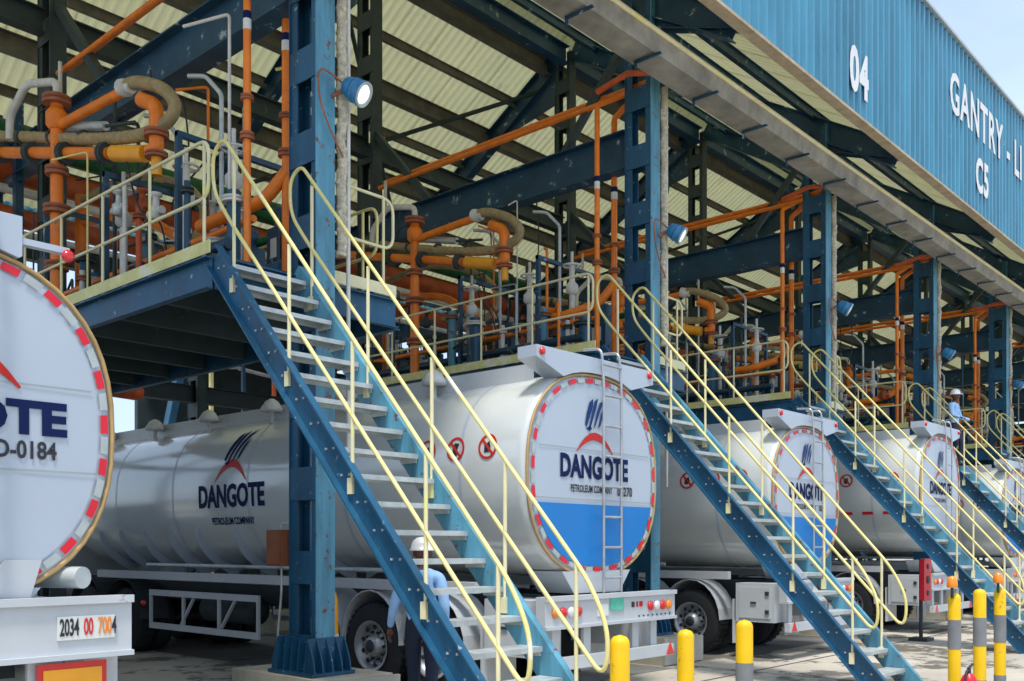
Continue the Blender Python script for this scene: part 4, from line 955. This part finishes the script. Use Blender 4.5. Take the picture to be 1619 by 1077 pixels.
# ------------------------------------------------------------------ people
def skin_mesh(verts, edges, radii, lv=2):
    me = bpy.data.meshes.new('s'); me.from_pydata(verts, edges, []); ob = bpy.data.objects.new('s', me); COL.objects.link(ob)
    md = ob.modifiers.new('sk', 'SKIN')
    me.update()
    sv = me.skin_vertices[0].data
    for i, r in enumerate(radii): sv[i].radius = r if isinstance(r, tuple) else (r, r)
    sv[0].use_root = True
    ss = ob.modifiers.new('ss', 'SUBSURF'); ss.levels = lv; ss.render_levels = lv
    bpy.context.view_layer.update()
    out = bpy.data.meshes.new_from_object(ob.evaluated_get(bpy.context.evaluated_depsgraph_get()))
    vs = [v.co.copy() for v in out.vertices]; fs = [tuple(p.vertices) for p in out.polygons]
    bpy.data.objects.remove(ob); bpy.data.meshes.remove(me); bpy.data.meshes.remove(out); return vs, fs
def person(loc, rz, label, J, hands):
    """figure faces +Y before rotation; J maps joint names to positions"""
    T = thing('person', loc, label, 'person')
    T.rotation_euler = (0, 0, rz)
    T['_org'] = (0., 0., 0.)
    names = ['pelvis', 'waist', 'chest', 'upper', 'neck', 'skull0', 'shL', 'elL', 'wrL', 'shR', 'elR', 'wrR', 'hipL', 'knL', 'anL', 'toeL', 'hipR', 'knR', 'anR', 'toeR']
    rad = dict(pelvis=(.15, .115), waist=(.135, .10), chest=(.165, .115), upper=(.14, .09), neck=(.055, .055), skull0=(.055, .06), shL=.065, elL=.05, wrL=.034, shR=.065, elR=.05, wrR=.034,
               hipL=.095, knL=.068, anL=.045, toeL=.042, hipR=.095, knR=.068, anR=.045, toeR=.042)
    E = [('pelvis', 'waist'), ('waist', 'chest'), ('chest', 'upper'), ('upper', 'neck'), ('neck', 'skull0'), ('upper', 'shL'), ('shL', 'elL'), ('elL', 'wrL'), ('upper', 'shR'), ('shR', 'elR'), ('elR', 'wrR'),
         ('pelvis', 'hipL'), ('hipL', 'knL'), ('knL', 'anL'), ('anL', 'toeL'), ('pelvis', 'hipR'), ('hipR', 'knR'), ('knR', 'anR'), ('anR', 'toeR')]
    ix = {n_: i for i, n_ in enumerate(names)}
    vs, fs = skin_mesh([J[n_] for n_ in names], [(ix[p], ix[q]) for p, q in E], [rad[n_] for n_ in names])
    V_ = [Vector(v) for v in vs]; F_ = list(fs); MI = []
    segs = [('shirt', 'waist', 'upper'), ('shirt', 'upper', 'shL'), ('shirt', 'shL', 'elL'), ('shirt', 'elL', 'wrL'), ('shirt', 'shR', 'elR'), ('shirt', 'elR', 'wrR'), ('shirt', 'upper', 'shR'),
            ('trousers', 'pelvis', 'pelvis'), ('trousers', 'hipL', 'knL'), ('trousers', 'knL', 'anL'), ('trousers', 'hipR', 'knR'), ('trousers', 'knR', 'anR'), ('boots', 'anL', 'toeL'), ('boots', 'anR', 'toeR'), ('skin', 'neck', 'skull0')]
    mats = ['shirt', 'trousers', 'skin', 'boots']
    def sd2(p, a_, b_):
        ab = b_-a_; t = 0 if ab.length < 1e-6 else max(0, min(1, (p-a_).dot(ab)/ab.dot(ab))); return (p-(a_+ab*t)).length
    for f in F_:
        c_ = sum((V_[i] for i in f), Vector())/len(f)
        best = min(segs, key=lambda s_: sd2(c_, Vector(J[s_[1]]), Vector(J[s_[2]])))
        mt = best[0]
        if mt == 'trousers' and c_.z > J['pelvis'][2]+.07: mt = 'shirt'
        if mt == 'shirt' and c_.z < J['pelvis'][2]+.02 and abs(c_.x) < .2 and 'wr' not in best[2]: mt = 'trousers'
        MI.append(mats.index(mt))
    # head: ellipsoid with brow, nose, chin, ears
    hc = Vector(J['head']); yaw = J.get('yaw', 0.0); nv = 14; nh = 18; k0 = len(V_)
    for i in range(nv+1):
        ph = math.pi*i/nv
        for j in range(nh):
            th = 2*math.pi*j/nh; x = .076*math.sin(ph)*math.cos(th); y = .098*math.sin(ph)*math.sin(th); z = .118*math.cos(ph)
            if z < -.03: x *= 1-.28*(-z-.03)/.09; 
            if z < -.03 and y < 0: y *= .72
            if y > .06 and -.05 < z < .02 and abs(x) < .02: y += .022*(1-abs(x)/.02)*(1-abs(z+.02)/.035 if abs(z+.02) < .035 else 0)
            if y > .05 and .005 < z < .03 and .015 < abs(x) < .05: y -= .008
            p = Vector((x, y, z)); p.rotate(Matrix.Rotation(yaw, 3, 'Z')); V_.append(hc+p)
    for i in range(nv):
        for j in range(nh):
            F_.append((k0+i*nh+j, k0+i*nh+(j+1) % nh, k0+(i+1)*nh+(j+1) % nh, k0+(i+1)*nh+j)); MI.append(2)
    for sgn in (-1, 1):
        c_ = Vector((sgn*.078, -.005, -.01)); c_.rotate(Matrix.Rotation(yaw, 3, 'Z')); b0 = MB(); b0.lathe(hc+c_-V(0, 0, .03), (0, 0, 1), [(0, .008), (.02, .014), (.045, .018), (.06, .006)], 8)
        k0 = len(V_); V_ += [Vector(v) for v in b0.v]; F_ += [tuple(i+k0 for i in f) for f in b0.f]; MI += [2]*len(b0.f)
    # hands
    for s_, (wr, dirn, palmn) in hands.items():
        w = Vector(wr); d = Vector(dirn).normalized(); n_ = Vector(palmn).normalized(); u = d.cross(n_).normalized()
        pv = [w, w+d*.04, w+d*.085]; vs, fs = skin_mesh(pv, [(0, 1), (1, 2)], [(.026, .022), (.038, .018), (.040, .016)], 1)
        allp = [(vs, fs)]
        for i, (o_, l_) in enumerate(((-.030, .062), (-.010, .075), (.011, .070), (.031, .055))):
            b_ = w+d*.075+u*o_; ch = [b_, b_+d*l_*.5, b_+d*l_*.8+n_*.012, b_+d*l_+n_*.03]
            allp.append(skin_mesh(ch, [(0, 1), (1, 2), (2, 3)], [.0095, .009, .008, .007], 1))
        th_ = [w+d*.03+u*-.028, w+d*.055+u*-.055+n_*.01, w+d*.085+u*-.062+n_*.025]
        allp.append(skin_mesh(th_, [(0, 1), (1, 2)], [.012, .011, .008], 1))
        for vs, fs in allp:
            k0 = len(V_); V_ += [Vector(v) for v in vs]; F_ += [tuple(i+k0 for i in f) for f in fs]; MI += [2]*len(fs)
    me = bpy.data.meshes.new('body'); me.from_pydata([tuple(v) for v in V_], [], F_)
    for n2 in mats: me.materials.append(M[n2])
    me.polygons.foreach_set('material_index', MI); me.polygons.foreach_set('use_smooth', [True]*len(F_)); me.update()
    bo = bpy.data.objects.new('body', me); COL.objects.link(bo); bo.parent = T
    m = MB(); m.lathe(hc+V(0, -.005, .02), (0, 0, 1), [(0, .125), (.012, .128), (.018, .112), (.06, .108), (.10, .088), (.125, .05), (.133, .01)], 22)
    bx = Vector((0, .11, .02)); bx.rotate(Matrix.Rotation(yaw, 3, 'Z')); m.lathe(hc+bx, (0, 0, 1), [(0, .055), (.01, .05)], 14)
    m.build('hard_hat', 'helmet', T)
    return T
Jw = dict(pelvis=(0, 0, .96), waist=(0, .0, 1.10), chest=(0, .0, 1.28), upper=(0, -.01, 1.42), neck=(0, .0, 1.50), skull0=(0, .015, 1.57), head=(0, .03, 1.645), yaw=R(-50),
          shL=(-.185, -.01, 1.41), elL=(-.27, -.02, 1.14), wrL=(-.33, .06, .92), shR=(.185, -.01, 1.41), elR=(.235, -.05, 1.13), wrR=(.22, .04, .90),
          hipL=(-.09, 0, .90), knL=(-.10, .10, .50), anL=(-.10, .02, .09), toeL=(-.11, .17, .045), hipR=(.09, 0, .90), knR=(.10, .0, .50), anR=(.10, -.18, .10), toeR=(.11, -.03, .045))
px_, py_ = at_px(667, 9.25)
person((px_, py_, 0), math.atan2(ST, CT)-R(90)-R(8), 'worker in white hard hat, blue shirt and dark trousers walking away behind the nearest stair', Jw,
       {'L': ((-.33, .06, .92), (-.15, .15, -1), (1, 0, 0)), 'R': ((.22, .04, .90), (-.02, .15, -1), (-1, 0, 0))})
Js = dict(Jw); Js.update(yaw=0, knL=(-.10, .14, .54), anL=(-.10, .06, .10), toeL=(-.10, .20, .05), knR=(.10, .08, .52), anR=(.10, -.14, .30), toeR=(.10, .0, .25),
          elL=(-.26, .06, 1.16), wrL=(-.36, .24, 1.10), elR=(.26, .06, 1.16), wrR=(.36, .24, 1.10))
yy = 7.35
person((5.345+3*L, yy, stair_pt(yy, .02)-.04), math.pi, 'worker in white hard hat and pale blue shirt coming down the fourth stair', Js,
       {'L': ((-.36, .24, 1.10), (-.2, 1, -.3), (0, 0, -1)), 'R': ((.36, .24, 1.10), (.2, 1, -.3), (0, 0, -1))})

# ------------------------------------------------------------------ background beyond the gantry
sh = thing('pump_shed', (30, 27, 0), 'dark teal open shed with white panels far behind the first tanker', 'shed')
m = MB(); m.box(15.2, 60, 30.0, 30.2, 0, 8.4); m.build('wall', 'dark_steel', sh)
m = MB(); m.prism([(14.8, 25.6, 8.4), (14.8, 30.6, 9.0), (14.8, 30.6, 9.15), (14.8, 25.6, 8.55)], (46, 0, 0)); m.build('roof', 'navy', sh)
m = MB(); m.bar((13.6, 27, .2), (15.3, 27, 8.4), .22, .3, (0, 1, 0)); m.build('raking_column', 'blue', sh)
rz_ = random.Random(5)
for k in range(20):
    x = 15.5+k*1.1; m = MB(); m.box(x-.05, x+.05, 26.0, 26.1, 0, 8.45); m.build('post', rz_.choice(('navy', 'orange_deep', 'rail_yellow', 'navy')), sh)
    if k > 4:
        m = MB(); m.box(x+.15, x+.15+rz_.uniform(.3, .7), 29.9, 29.99, 5.6, 6.9); m.build('white_panel', 'plate_white', sh)
    m = MB(); zz = 5.2+rz_.uniform(0, 2.6); m.cyl((x, 26.3, zz), (x+1.1, 26.3, zz+rz_.uniform(-.2, .2)), .06, 8); m.build('pipe', rz_.choice(('white_pipe', 'rail_yellow', 'dark_steel', 'orange_deep')), sh)
o = thing('boundary_wall', (30, 70, 0), 'low pale perimeter wall far behind the gantry', 'wall')
m = MB(); m.box(-60, 200, 70, 70.3, 0, 2.6); m.build('panel', 'kerb_pale', o)
m = MB(); m.box(-60, 200, 69.9, 70.4, 2.604, 2.75); m.build('coping', 'kerb_pale', o)

for o in bpy.data.objects:
    if '_org' in o: del o['_org']
print('objects', len(bpy.data.objects), 'tris', sum(len(me.polygons)*2 for me in bpy.data.meshes))
